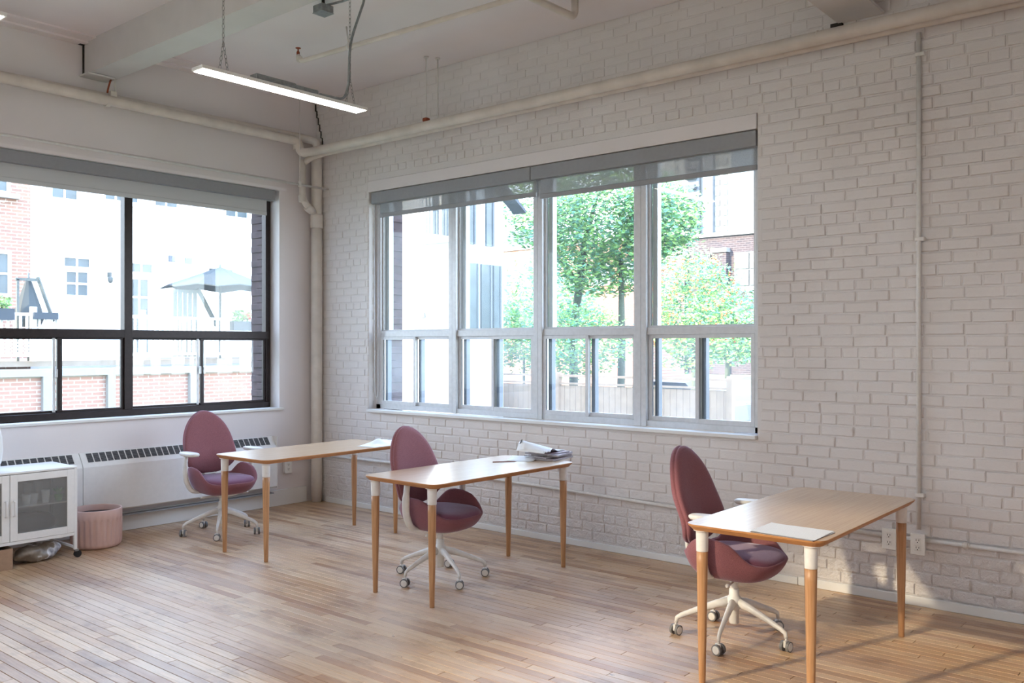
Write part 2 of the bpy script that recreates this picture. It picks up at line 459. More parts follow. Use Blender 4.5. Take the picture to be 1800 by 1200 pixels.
def holed(u0, u1, z0, z1, holes, d0, d1, axis):
    """wall slab with rectangular holes (all holes share one height band); axis 'x': runs along x, depth in y."""
    mb = MB(); us = [u0]
    for h in holes: us += [h[0], h[1]]
    us.append(u1); zs = [z0, holes[0][2], holes[0][3], z1]
    nu, nz = len(us), 4
    def P(i, j, d):
        return (us[i], d, zs[j]) if axis == 'x' else (d, us[i], zs[j])
    vs = [P(i, j, d) for d in (d0, d1) for j in range(nz) for i in range(nu)]
    N = nu*nz; idx = lambda i, j, k: k*N+j*nu+i
    solid = lambda i, j: 0 <= i < nu-1 and 0 <= j < 3 and not (j == 1 and i % 2 == 1)
    fs = []
    for i in range(nu-1):
        for j in range(3):
            if not solid(i, j): continue
            fs.append((idx(i,j,0), idx(i+1,j,0), idx(i+1,j+1,0), idx(i,j+1,0)))
            fs.append((idx(i,j,1), idx(i,j+1,1), idx(i+1,j+1,1), idx(i+1,j,1)))
            if not solid(i-1, j): fs.append((idx(i,j,0), idx(i,j+1,0), idx(i,j+1,1), idx(i,j,1)))
            if not solid(i+1, j): fs.append((idx(i+1,j,0), idx(i+1,j,1), idx(i+1,j+1,1), idx(i+1,j+1,0)))
            if not solid(i, j-1): fs.append((idx(i,j,0), idx(i,j,1), idx(i+1,j,1), idx(i+1,j,0)))
            if not solid(i, j+1): fs.append((idx(i,j+1,0), idx(i+1,j+1,0), idx(i+1,j+1,1), idx(i,j+1,1)))
    mb.add(vs, fs); return mb

wall_back = holed(XL, TH, -0.9, H, [(-4.40, -0.44, 0.935, 3.085)], 0.0, 0.20, 'x').build('wall_back', 'wall_paint', kind='structure')
wall_right = holed(YF, 0.0, -0.9, H, [(-4.762, -0.80, 0.925, 3.13)], 0.006, 0.20, 'y').build('wall_right', 'painted_brick', kind='structure')
wall_left = holed(YF, 0.0, -0.9, H, [(-6.3, -2.0, 0.96, 3.35)], XL-0.3, XL, 'y').build('wall_left', 'wall_paint', kind='structure')
wall_front = holed(XL-0.3, 0.2, -0.9, H, [(-5.8, -3.2, 0.96, 3.35)], YF-0.3, YF, 'x').build('wall_front', 'wall_paint', kind='structure')
ceiling = MB().box(XL-0.3, TH, YF-0.3, TH, H, H+0.3).build('ceiling', 'ceiling_paint', kind='structure')
floor = MB().box(XL-0.3, 0.2, YF-0.3, 0.2, -0.30, -0.012).build('floor', 'dark_gap', kind='structure')

# outer brick leaf of both window walls (dark unpainted brick seen past the frames)
def outer_leaf(parent, axis, u0, u1, hole, d0, d1):
    holed(u0, u1, -0.9, H, [hole], d0, d1, axis).build('outer_leaf', 'outer_brick', parent)
    k = 0; z = hole[2]+0.01
    proto = None
    for side, uu in ((0, hole[0]), (1, hole[1])):
        s = 1 if side == 0 else -1
        z = hole[2]+0.012
        while z < hole[3]-0.07:
            mb = MB(); L = d1-d0-0.012 if k % 2 == 0 else (d1-d0)*0.52
            a, b = d0+0.004, d0+0.004+L
            if proto is None or True:
                if axis == 'x': mb.rbox(0, 0.012, 0, L, 0, 0.060, 0.003)
                else: mb.rbox(0, L, 0, 0.012, 0, 0.060, 0.003)
            o = mb.build('brick', 'outer_brick', parent)
            o.location = (uu-(0.012 if s < 0 else 0), a, z) if axis == 'x' else (a, uu-(0.012 if s < 0 else 0), z)
            z += 0.0715; k += 1
outer_leaf(wall_back, 'x', XL, 0.60, (-4.37, -0.47, 0.90, 3.06), 0.202, 0.42)
outer_leaf(wall_right, 'y', YF, 0.20, (-4.74, -0.83, 0.90, 3.10), 0.202, 0.42)

# ---- painted bricks of the right wall
def pillow(L, Hh, D, rnd, jit=0.0015):
    """brick face: base ring, shoulder ring, raised face; lies in the yz plane, proud towards -x."""
    mb = MB(); vs = []
    for inset, dx in ((0.0, 0.0), (0.0015, -D*0.75), (0.006, -D)):
        for (sy, sz) in ((-1, -1), (1, -1), (1, 1), (-1, 1)):
            j = lambda: (rnd.random()-0.5)*2*jit
            vs.append((dx+(j()*0.5 if dx else 0), sy*(L/2-inset)+(j() if dx else 0), sz*(Hh/2-inset)+(j() if dx else 0)))
    fs = []
    for r in (0, 1):
        for k in range(4):
            a = r*4+k; b = r*4+(k+1) % 4
            fs.append((a, a+4, b+4, b))
    fs.append((8, 11, 10, 9))
    return vs, fs

BR_L, BR_H = 0.213, 0.071
rows = []
rnd = random.Random(3)
z = 0.058; k = 0
hy0, hy1, hz0, hz1 = -4.762, -0.80, 0.925, 3.13
bricks = []
def emit(y0, y1, zc, hgt):
    if y1-y0 < 0.03: return
    bricks.append(((y0+y1)/2, zc, (y1-y0)-0.009, hgt-0.009))
while z < H-0.02:
    hgt = min(BR_H, H-z); zc = z+hgt/2
    header = (k % 6 == 2)
    L = 0.105 if header else BR_L
    y = 0.0 - (rnd.random()*0.01) + (0.0 if k % 2 == 0 else L/2)
    if header: y = 0.05
    while y > YF+2.2:
        ll = L*(1+rnd.uniform(-0.05, 0.05)); ya, yb = y-ll, min(y, 0.0); y -= ll
        if rnd.random() < 0.03 and not header: y -= 0
        if z+hgt > hz0-0.0 and z < hz1+0.0:
            # clip against window opening and the smooth lintel over it
            if ya < hy1 and yb > hy1: emit(hy1, yb, zc, hgt); ya = None
            elif ya is not None and yb > hy0 and ya < hy0: emit(ya, hy0, zc, hgt); ya = None
            elif yb <= hy1 and ya >= hy0: ya = None
            if ya is None: continue
        emit(ya, yb, zc, hgt)
    z += BR_H; k += 1

def px_area(p, a, b):
    d = p-CAM; zz = d.dot(FW)
    if zz < 0.5: return 0
    u = 900+1588*d.dot(RT)/zz; v = 607-1588*d.z/zz
    if not (-10 < u < 1810 and -10 < v < 1210): return 0
    return a*b/(zz*zz)
# visibility: things in front of the right wall are few; foreshortening matters
def brick_px(b):
    y, zc, L, hh = b
    p = Vector((0, y, zc)); d = p-CAM
    return px_area(p, L, hh)*abs(d.normalized().x)
order = sorted(range(len(bricks)), key=lambda i: -brick_px(bricks[i]))
top = set(order[:300])
variants = []
for i in range(8):
    vs, fs = pillow(BR_L-0.009, BR_H-0.009, 0.0095, rnd, 0.0022)
    me = MB().add(vs, fs).mesh('brick', 'painted_brick'); variants.append(me)
hvars = []
for i in range(3):
    vs, fs = pillow(0.105-0.009, BR_H-0.009, 0.0085, rnd)
    me = MB().add(vs, fs).mesh('brick', 'painted_brick'); hvars.append(me)
rest = MB()
for i, (y, zc, L, hh) in enumerate(bricks):
    if i in top:
        src, bl = (rnd.choice(hvars), 0.096) if L < 0.12 else (rnd.choice(variants), BR_L-0.009)
        o = bpy.data.objects.new('brick', src); C.objects.link(o); o.parent = wall_right
        o.location = (0.0062, y+rnd.uniform(-.001, .001), zc+rnd.uniform(-.0015, .0015))
        o.rotation_euler = (rnd.uniform(-.006, .006), 0, 0)
        o.scale = (rnd.uniform(0.75, 1.3)*(1.25 if zc < 0.5 else 1), L/bl, hh/(BR_H-0.009))
    else:
        soft = 0.0045 if (zc > 3.5 or y > -1.5) else 0.0065
        vs, fs = pillow(L, hh, soft*rnd.uniform(0.8, 1.25), rnd)
        rest.add([(x+0.0062, yy+y, zz+zc) for x, yy, zz in vs], fs)
rest.build('brick', 'painted_brick', wall_right, kind='stuff')

# brick joints wrapping into the left and right jambs of the right window
jb = MB(); z = 0.96; k = 0
while z < 3.05:
    for (y0, y1) in ((-0.8035, -0.797), ):
        segs = ((0.008, 0.112),) if k % 2 else ((0.008, 0.05), (0.058, 0.112))
        for a, b in segs: jb.box(a, b, y0-0.001, y1, z+0.004, z+0.066)
    z += 0.071; k += 1
jb.build('brick', 'painted_brick', wall_right, kind='stuff')

# ---- floor boards
boards = []
rnd = random.Random(11)
x = 0.0; BW = 0.057
while x > XL:
    y = 0.0-rnd.random()*0.5*0
    first = True
    while y > YF:
        L = rnd.uniform(0.32, 1.35)
        if first: L *= rnd.uniform(0.3, 1); first = False
        y1 = max(YF, y-L)
        boards.append((x-BW, x, y1, y)); y = y1
    x -= BW
def board_px(b):
    p = Vector(((b[0]+b[1])/2, (b[2]+b[3])/2, 0)); d = p-CAM
    zz = d.dot(FW)
    if zz < 0.5: return 0
    n = 0
    for k in range(5):
        q = Vector((p.x, b[2]+(b[3]-b[2])*(k+0.5)/5, 0)); dq = q-CAM; zq = dq.dot(FW)
        if zq < 0.5: continue
        u = 900+1588*dq.dot(RT)/zq; v = 607+1588*1.56/zq
        if 0 < u < 1800 and v < 1200: n += (b[1]-b[0])*(b[3]-b[2])/5/zq**3
    return n
order = sorted(range(len(boards)), key=lambda i: -board_px(boards[i]))
top = set(order[:300])
def board_mesh(mb, a, b, c, d, dz, ox=0, oy=0):
    g = 0.0013; e = 0.0012
    vs = [(a+g, c+g, -0.012), (b-g, c+g, -0.012), (b-g, d-g, -0.012), (a+g, d-g, -0.012),
          (a+g, c+g, dz-0.0012), (b-g, c+g, dz-0.0012), (b-g, d-g, dz-0.0012), (a+g, d-g, dz-0.0012),
          (a+g+e, c+g+e, dz), (b-g-e, c+g+e, dz), (b-g-e, d-g-e, dz), (a+g+e, d-g-e, dz)]
    vs = [(x-ox, y-oy, z) for x, y, z in vs]
    fs = [(8, 9, 10, 11)]
    for r in (0, 4):
        for k in range(4):
            p, q = r+k, r+(k+1) % 4
            fs.append((p, q, q+4, p+4))
    mb.add(vs, fs)
rest = MB()
for i, (a, b, c, d) in enumerate(boards):
    dz = rnd.uniform(-0.0006, 0.0)
    if i in top:
        mb = MB(); board_mesh(mb, a, b, c, d, dz, a, c)
        o = mb.build('floor_board', 'floor_wood', floor); o.location = (a, c, 0)
    else:
        board_mesh(rest, a, b, c, d, dz)
rest.build('floor_board', 'floor_wood', floor, kind='stuff')

# ---- trims
def trim(name, mb, mat='trim_paint'): return mb.build(name, mat, kind='structure')
trim('baseboard_back', MB().rbox(-5.6, -0.125, -0.022, 0.002, 0.0, 0.155, 0.004))
trim('baseboard_right', MB().rbox(-0.020, 0.004, -5.05, -0.18, 0.0, 0.048, 0.003))
trim('baseboard_right.001', MB().rbox(-0.024, 0.004, -7.9, -5.056, 0.0, 0.056, 0.003))
trim('trim_1', MB().box(XL, 0.0, -0.10, 0.0, H-0.03, H).box(XL, 0.0, -0.23, -0.10, H-0.014, H), 'ceiling_paint')
trim('trim_2', MB().loft([[(x_, 0.0, 3.07), (x_, -0.018, 3.075), (x_, -0.024, 3.10), (x_, -0.020, 3.165), (x_, 0.0, 3.185)] for x_ in (-4.8, -0.37)], smooth=False), 'wall_paint')
# smooth lintel over the right window and a sliver of old render over the corner
trim('trim_3', MB().rbox(-0.004, 0.10, -4.758, -0.80, 3.022, 3.128, 0.004), 'wall_paint')
# stepped crack where the two walls meet, under the ceiling
ck = MB(); zz = 4.0
for s in range(6):
    yy = -0.022*s
    ck.box(-0.0115, 0.004, yy-0.003, yy, zz-0.071, zz)
    ck.box(-0.0115, 0.004, yy-0.024, yy-0.0031, zz-0.0725, zz-0.0700)
    zz -= 0.071
ck.build('crack', 'dark_gap', wall_right)

# ---- beams
beam = MB()
beam.box(-2.345, -2.115, YF, -0.012, 3.76, H)
b1 = tag(beam.build('ceiling_beam', 'steel_paint'), 'boxed painted beam running out from the back wall to the upper left', 'beam')
pl = MB().rbox(-2.375, -2.15, -0.16, 0.0, 3.742, 3.757, 0.003).build('bearing_plate', 'steel_paint', b1)
MB().box(-2.352, -2.343, -0.03, -0.008, 3.76, 4.02).box(-2.39, -2.343, -0.05, -0.004, 4.0, 4.022).build('joint', 'dark_gap', b1, label='dark open joint beside the beam end')
sb = MB()
sb.box(XL, -0.012, -5.60, -5.32, 3.595, 3.612)      # lower flange
sb.box(XL, -0.012, -5.60, -5.32, 4.012, H)
sb.box(XL, -0.012, -5.475, -5.445, 3.612, 4.012)
b2 = tag(sb.build('steel_beam', 'steel_paint'), 'painted steel beam meeting the brick wall at the upper right', 'beam')
MB().box(-0.30, -0.05, -5.44, -5.33, 3.612, 3.63).build('bearing_plate', 'steel_paint', b2)
MB().box(-0.03, -0.002, -5.345, -5.27, 3.50, 3.60).build('joint', 'dark_gap', b2, label='dark hole in the bricks under the beam')

# ------------------------------------------------------------------ windows
def bar(name, mat, parent, a): return MB().rbox(*a, 0.0025).build(name, mat, parent)
def pane(mat, parent, a): return MB().box(*a).build('pane', mat, parent)

win1 = struct('window_1')
FY0, FY1 = 0.130, 0.20
bar('frame', 'bronze', win1, (-0.505, -0.455, FY0, FY1, 0.955, 3.07))
for xm in (-1.896, -3.06): bar('mullion', 'bronze', win1, (xm-0.036, xm+0.036, FY0-0.006, FY1, 0.955, 3.07))
bar('frame', 'bronze', win1, (-4.42, -4.36, FY0, FY1, 0.955, 3.07))
bar('transom', 'bronze', win1, (-4.40, -0.47, FY0-0.004, FY1, 1.625, 1.695))
bar('frame', 'bronze', win1, (-4.40, -0.47, FY0-0.01, FY1, 0.955, 1.012))
bar('frame', 'bronze', win1, (-4.40, -0.47, FY0, FY1, 3.03, 3.075))
for x0, x1 in ((-1.86, -0.505), (-3.024, -1.932), (-4.36, -3.096)):
    pane('window_glass', win1, (x0-0.005, x1+0.005, 0.168, 0.172, 1.690, 3.035))
    # two sliding sashes, one behind the other
    xm = (x0+x1)/2 if x1 > -1 else x0+(x1-x0)*0.51
    for (a, b, yy) in ((xm-0.02, x1, 0.150), (x0, xm+0.030, 0.176)):
        s = MB()
        s.box(a, a+0.024, yy-0.010, yy+0.012, 1.010, 1.628); s.box(b-0.024, b, yy-0.010, yy+0.012, 1.010, 1.628)
        s.box(a+0.024, b-0.024, yy-0.010, yy+0.012, 1.010, 1.030); s.box(a+0.024, b-0.024, yy-0.010, yy+0.012, 1.610, 1.628)
        so_ = s.build('sash', ['bronze'], win1)
        MB().box(a+0.02, b-0.02, yy, yy+0.004, 1.026, 1.614).build('pane', 'window_glass', so_)
    # brushed track edge and latch
    bar('track', 'aluminium', win1, (xm-0.052, xm-0.030, 0.150, 0.165, 1.015, 1.622))
    MB().rbox(xm-0.040, xm-0.024, 0.118, 0.140, 1.30, 1.37, 0.003).build('latch', 'aluminium', win1)
sill = trim('trim_4', MB().rbox(-4.5, -0.40, -0.030, 0.135, 0.932, 0.955, 0.004))

win2 = struct('window_2')
FX0, FX1 = 0.095, 0.175
bar('frame', 'aluminium', win2, (FX0, FX1, -0.872, -0.803, 0.955, 3.05))
bar('frame', 'aluminium', win2, (FX0, FX1, -4.760, -4.700, 0.955, 3.05))
bar('frame', 'aluminium', win2, (FX0, FX1, -4.75, -0.81, 0.955, 1.000))
bar('frame', 'aluminium', win2, (FX0, FX1, -4.75, -0.81, 3.0, 3.05))
bar('transom', 'aluminium', win2, (FX0+0.006, FX1, -4.75, -0.81, 1.640, 1.697))
mull = ((-1.878, -1.780), (-2.850, -2.752), (-3.838, -3.728))
for i, (a, b) in enumerate(mull):
    bar('mullion', 'aluminium', win2, (FX0-0.012, FX1, a, a+0.044, 0.955, 3.05))
    bar('mullion', 'aluminium', win2, (FX0-0.004, FX1, a+0.050, b, 0.955, 3.05))
bays = ((-0.872, -1.780), (-1.878, -2.752), (-2.850, -3.728), (-3.838, -4.700))
for i, (yr, yl) in enumerate(bays):
    y1, y0 = yr, yl
    # upper light with its glazing bead
    s = MB()
    for (a, b, c, d) in ((y0, y0+0.018, 1.697, 3.0), (y1-0.018, y1, 1.697, 3.0), (y0+0.018, y1-0.018, 1.697, 1.710), (y0+0.018, y1-0.018, 2.985, 3.0)):
        s.box(0.118, 0.150, a, b, c, d)
    gb = s.build('glazing_bead', 'aluminium', win2)
    MB().box(0.132, 0.136, y0+0.012, y1-0.012, 1.704, 2.992).build('pane', 'window_glass', gb)
    bar('storm_frame', 'aluminium', win2, (0.150, 0.205, y1-0.060, y1-0.018, 1.70, 3.0))
    ym = (-1.335, -2.313, -3.291, -4.272)[i]
    inner_first = i % 2 == 0
    for q, (a, b) in enumerate(((ym-0.012, y1), (y0, ym+0.030))):
        xx = 0.108 if (q == 0) == inner_first else 0.132
        s = MB(); c0, c1 = 1.000, 1.640; e = 0.030
        s.rbox(xx-0.012, xx+0.012, a, a+e, c0, c1, 0.002); s.rbox(xx-0.012, xx+0.012, b-e, b, c0, c1, 0.002)
        s.box(xx-0.012, xx+0.012, a+e, b-e, c0, c0+0.034); s.box(xx-0.012, xx+0.012, a+e, b-e, c1-0.026, c1)
        sa = s.build('sash', 'aluminium', win2)
        MB().box(xx-0.002, xx+0.002, a+e-0.005, b-e+0.005, c0+0.028, c1-0.020).build('pane', 'dusty_glass', sa)
        MB().box(xx+0.013, xx+0.060, b-e-0.045, b-e-0.012, c0+0.03, c1-0.02).build('storm_frame', 'alu_dark', sa)
trim('trim_5', MB().rbox(-0.030, 0.10, -4.760, -0.806, 0.925, 0.953, 0.004))

# windows of the unseen walls (same aluminium kind)
win3 = struct('window_3')
for y_ in (-6.28, -4.87, -3.43, -2.02): bar('mullion', 'aluminium', win3, (XL-0.2, XL-0.14, y_-0.04, y_+0.04, 0.96, 3.35))
bar('transom', 'aluminium', win3, (XL-0.2, XL-0.14, -6.3, -2.0, 1.62, 1.68))
pane('window_glass', win3, (XL-0.18, XL-0.176, -6.3, -2.0, 0.96, 3.35))
win4 = struct('window_4')
for x_ in (-5.78, -4.5, -3.22): bar('mullion', 'aluminium', win4, (x_-0.04, x_+0.04, YF-0.2, YF-0.14, 0.96, 3.35))
bar('transom', 'aluminium', win4, (-5.8, -3.2, YF-0.2, YF-0.14, 1.62, 1.68))
pane('window_glass', win4, (-5.8, -3.2, YF-0.18, YF-0.176, 0.96, 3.35))

# ------------------------------------------------------------------ blinds
def blind(label, axis, u0, u1, f0, f1, zc0, zc1, zb, d0, d1, df, mat, group=None):
    r = thing('roller_blind', label, 'blind', ((u0+u1)/2, d0, zc1) if axis == 'x' else (d0, (u0+u1)/2, zc1), group=group)
    off = Vector(r.location)
    def B(n, m, a, b, c, d, e, f):
        mb = MB()
        if axis == 'x': mb.rbox(a, b, c, d, e, f, 0.003)
        else: mb.rbox(c, d, a, b, e, f, 0.003)
        mb.xf(Matrix.Translation(-off)); return mb.build(n, m, r)
    B('cassette', 'cassette_grey', u0, u1, d0, d1, zc0, zc1)
    mb = MB()
    if axis == 'x': mb.box(f0, f1, df, df+0.0012, zb+0.03, zc0+0.03)
    else: mb.box(df, df+0.0012, f0, f1, zb+0.03, zc0+0.03)
    mb.xf(Matrix.Translation(-off)).build('fabric', mat, r)
    B('bottom_bar', 'cassette_grey' if mat == 'blind_mesh' else 'blind_cloth', f0, f1, df-0.007, df+0.008, zb, zb+0.038)
    return r
blind('grey roller blind pulled part way down over the dark-framed window', 'x', -4.38, -0.487, -4.36, -0.548, 2.968, 3.066, 2.822, -0.004, 0.095, 0.055, 'blind_cloth')
blind('grey mesh roller blind, left half of the wide aluminium window', 'y', -2.791, -0.845, -2.823, -0.92, 2.908, 3.015, 2.775, -0.002, 0.085, 0.045, 'blind_mesh')
blind('grey mesh roller blind, right half of the wide aluminium window', 'y', -4.752, -2.796, -4.74, -2.862, 2.908, 3.015, 2.752, -0.002, 0.085, 0.045, 'blind_mesh')
cc = MB().tube(bend([(0.03, -0.86, 2.93), (0.03, -0.862, 1.10), (0.045, -0.868, 1.055), (0.06, -0.872, 1.10), (0.06, -0.874, 2.93)], 0.02), 0.0022, 6)
tag(cc.build('blind_chain', 'aluminium'), 'thin looped bead chain hanging in the left reveal of the wide window', 'chain')

blind('unseen screen blind added to dim the daylight through the left wall window', 'y', -6.3, -2.0, -6.28, -2.02, 3.24, 3.35, 1.0, XL-0.10, XL-0.01, XL-0.06, 'sun_screen')  # both rear blinds are added out of view to soften and dim daylight
blind('unseen screen blind added to dim the daylight through the window behind the camera', 'x', -5.8, -3.2, -5.78, -3.22, 3.24, 3.35, 1.0, YF-0.10, YF-0.01, YF-0.06, 'sun_screen')

# ------------------------------------------------------------------ pipes
def pipe(name, label, pts, r, mat='pipe_paint', rad=0.08, cat='pipe', n=16, couplings=()):
    o = MB().tube(bend(pts, rad), r, n).build(name, mat)
    tag(o, label, cat)
    for (p, d, ln, rr) in couplings:
        p = Vector(p); d = Vector(d).normalized()*ln/2
        MB().tube([p-d, p-d*0.8, p+d*0.8, p+d], [rr*0.94, rr, rr, rr*0.94], n).build('coupling', mat, o)
    return o
pipe('heating_pipe', 'larger upper cream pipe running below the ceiling on both walls', [(-6.5, -0.132, 3.585), (-0.315, -0.132, 3.555), (-0.315, -0.17, 3.435), (-0.29, -0.30, 3.432), (-0.28, -9.9, 3.45)], 0.042, rad=0.06,
     couplings=[((-0.315, -0.13, 3.50), (0, 0, 1), 0.06, 0.048), ((-0.283, -5.29, 3.445), (0, 1, 0), 0.012, 0.0435), ((-2.20, -0.12, 3.555), (1, 0, 0), 0.04, 0.0445)])
pipe('return_pipe', 'thinner cream pipe tucked under and behind the large pipe on the brick wall', [(-0.245, -0.14, 3.36), (-0.215, -0.22, 3.405), (-0.19, -0.35, 3.425), (-0.19, -9.9, 3.432)], 0.029, rad=0.06,
     couplings=[((-0.19, -5.55, 3.431), (0, 1, 0), 0.012, 0.0305)])
pipe('drain_pipe', 'cream pipe close to the back wall turning down in the room corner', [(-6.5, -0.045, 3.575), (-0.15, -0.045, 3.62), (-0.066, -0.10, 3.60), (-0.066, -0.10, 0.0)], 0.040, rad=0.09,
     couplings=[((-0.066, -0.10, 1.40), (0, 0, 1), 2.8, 0.0565), ((-0.066, -0.10, 3.15), (0, 0, 1), 0.72, 0.054), ((-0.066, -0.10, 2.80), (0, 0, 1), 0.14, 0.064)])
pipe('branch_pipe', 'short cream pipe dropping beside the corner pipe and elbowing into it', [(-0.262, -0.13, 3.38), (-0.262, -0.13, 2.98), (-0.10, -0.11, 2.88)], 0.033, rad=0.10,
     couplings=[((-0.262, -0.13, 3.00), (0, 0, 1), 0.07, 0.040), ((-0.17, -0.118, 2.915), (1, 0.1, -0.5), 0.08, 0.042)])
pipe('thin_rod', 'thin painted rod running level above the dark-framed window', [(-6.0, -0.20, 3.135), (0.0, -0.20, 3.12)], 0.0105, 'conduit_paint', n=8)
hr = pipe('rod_hanger', 'thin wire hanger dropping from the ceiling to the level rod', [(-0.345, -0.20, 4.02), (-0.345, -0.20, 3.10)], 0.004, 'conduit_paint', cat='hanger', n=6)
MB().rbox(-0.36, -0.335, -0.215, -0.185, 3.10, 3.155, 0.004).build('clamp', 'conduit_paint', hr)
# hangers of the heating pipe
h1 = pipe('pipe_hanger', 'left thin hanger rod holding the pipes on the brick wall', [(-0.285, -1.88, 4.03), (-0.285, -1.88, 3.475)], 0.006, 'conduit_paint', cat='hanger', n=6)
MB().lathe([(0.022, 4.018), (0.022, 4.029)], -0.285, -1.88, 12).build('flange', 'conduit_paint', h1)
MB().rbox(-0.31, -0.26, -1.905, -1.855, 3.472, 3.505, 0.006).build('clamp', 'rust', h1)
h2 = pipe('pipe_hanger', 'right thin hanger rod holding the pipes on the brick wall', [(-0.195, -1.93, 4.03), (-0.195, -1.93, 3.45)], 0.006, 'conduit_paint', cat='hanger', n=6)
MB().lathe([(0.022, 4.018), (0.022, 4.029)], -0.195, -1.93, 12).build('flange', 'conduit_paint', h2)
h3 = thing('pipe_hanger', 'rusty clamp hanging the pipe below the end of the boxed beam', 'hanger', (-2.17, -0.12, 3.6))
MB().tube([(-0.03, 0, 0.03), (-0.02, 0, 0.08), (0.0, 0, 0.145)], 0.008, 8).build('link', 'rust', h3)
MB().rbox(-0.012, 0.045, -0.02, 0.02, 0.0, 0.05, 0.004).build('clamp', 'pipe_paint', h3)
MB().tube([(0.035, 0, 0.04), (0.035, 0, 0.15)], 0.006, 8).build('bolt', 'conduit_paint', h3)

# sprinkler branch under the ceiling
spk = pipe('sprinkler_pipe', 'thin sprinkler branch pipe with a rusty red head under the ceiling', [(-1.225, -1.36, 3.915), (-1.225, -1.40, 3.862), (-1.06, -5.20, 3.862)], 0.0185, 'pipe_paint', rad=0.03, n=12,
     couplings=[((-1.225, -1.375, 3.885), (0, 0.2, 1), 0.035, 0.026)])
hd = MB().lathe([(0.009, 3.91), (0.013, 3.925), (0.013, 3.945), (0.006, 3.955), (0.006, 3.972), (0.022, 3.975), (0.022, 3.979)], -1.225, -1.358, 12)
hd.build('sprinkler_head', 'rust', spk)
MB().tube(bend([(-1.205, -1.965, 3.862), (-1.205, -1.965, 3.895), (-1.195, -1.93, 4.028)], 0.02), 0.007, 8).build('hanger_rod', 'conduit_paint', spk)
MB().tube([(-1.20, -1.985, 3.862), (-1.20, -1.955, 3.862)], 0.027, 12).build('clamp', 'conduit_paint', spk)
pipe('ceiling_pipe', 'cut-off painted pipe elbow at the top edge under the ceiling', [(-2.9, -3.60, 3.905), (-0.52, -3.60, 3.905), (-0.49, -3.60, 3.935), (-0.49, -3.60, 4.03)], 0.026, 'pipe_paint', rad=0.04, n=12)
# junction box and its lead
jx = thing('junction_box', 'small galvanised junction box on the ceiling right of the lamp chain', 'junction box', (-1.655, -2.23, 3.945))
MB().rbox(-0.052, 0.052, -0.052, 0.052, -0.012, 0.040, 0.003).build('box', 'galvanised', jx)
MB().rbox(-0.055, 0.055, -0.055, 0.055, -0.016, -0.012, 0.001).build('cover_plate', 'galvanised', jx)
MB().lathe([(0.012, 0.035), (0.012, 0.085)], 0, 0, 10).build('nipple', 'black_plastic', jx)
cb = MB().tube(bend([(-1.655, -2.24, 3.985), (-1.59, -2.40, 4.0), (-1.66, -2.72, 3.98), (-1.855, -2.76, 3.55), (-1.86, -2.76, 3.28), (-1.90, -2.76, 3.17), (-2.10, -2.76, 3.165)], 0.16, 8), 0.0085, 8)
tag(cb.build('flex_conduit', 'galvanised'), 'ribbed metal flex cable drooping from the ceiling to the lit lamp', 'cable')

# wall conduits and sockets
cv = pipe('conduit', 'vertical painted conduit on the brick wall dropping to the socket', [(-0.022, -5.801, 3.43), (-0.022, -5.801, 0.46)], 0.0135, 'conduit_paint', n=12)
for zc in (2.196, 0.665, 3.30): MB().rbox(-0.036, 0.0, -5.835, -5.780, zc-0.012, zc+0.012, 0.003).build('strap', 'conduit_paint', cv)
ch = pipe('conduit', 'long level painted conduit low on the brick wall left of the sockets', [(-0.020, -0.17, 0.462), (-0.020, -1.1, 0.468), (-0.020, -3.2, 0.423), (-0.020, -4.1, 0.401), (-0.020, -5.60, 0.398)], 0.0125, 'conduit_paint', n=12, rad=0.01)
cr = pipe('conduit', 'level painted conduit low on the brick wall right of the sockets', [(-0.020, -5.66, 0.400), (-0.020, -7.8, 0.400)], 0.0125, 'conduit_paint', n=12,
     couplings=[((-0.02, -6.06, 0.400), (0, 1, 0), 0.022, 0.019), ((-0.02, -6.06, 0.400), (0, 1, 0), 0.045, 0.0155)])
ca = pipe('conduit', 'short painted conduit from the back wall socket to the corner pipe', [(-0.32, -0.02, 0.432), (-0.12, -0.02, 0.437)], 0.0125, 'conduit_paint', n=12)

def socket(label, loc, rz):
    r = thing('electrical_outlet', label, 'outlet', loc, rz, 'wall outlets')
    MB().rbox(-0.037, 0.037, -0.040, 0.0, -0.058, 0.058, 0.004).build('back_box', 'outlet_white', r)
    MB().rbox(-0.041, 0.041, -0.046, -0.040, -0.063, 0.063, 0.002).build('cover_plate', 'outlet_white', r)
    for dz in (0.022, -0.022):
        rc = MB().rbox(-0.017, 0.017, -0.0485, -0.046, dz-0.015, dz+0.015, 0.001).build('receptacle', 'outlet_white', r)
        MB().box(-0.009, -0.006, -0.0492, -0.0484, dz-0.002, dz+0.009).box(0.006, 0.009, -0.0492, -0.0484, dz-0.002, dz+0.009).box(-0.003, 0.003, -0.0492, -0.0484, dz-0.012, dz-0.006).build('slots', 'black_plastic', rc)
    return r
socket('white outlet box on the back wall beside the heater end', (-0.365, 0.0, 0.372), 0)
socket('white outlet box on the brick wall, left one of the two behind the table leg', (0.0, -5.635, 0.384), -PI/2)
socket('white outlet box on the brick wall at the foot of the vertical conduit', (0.0, -5.801, 0.374), -PI/2)

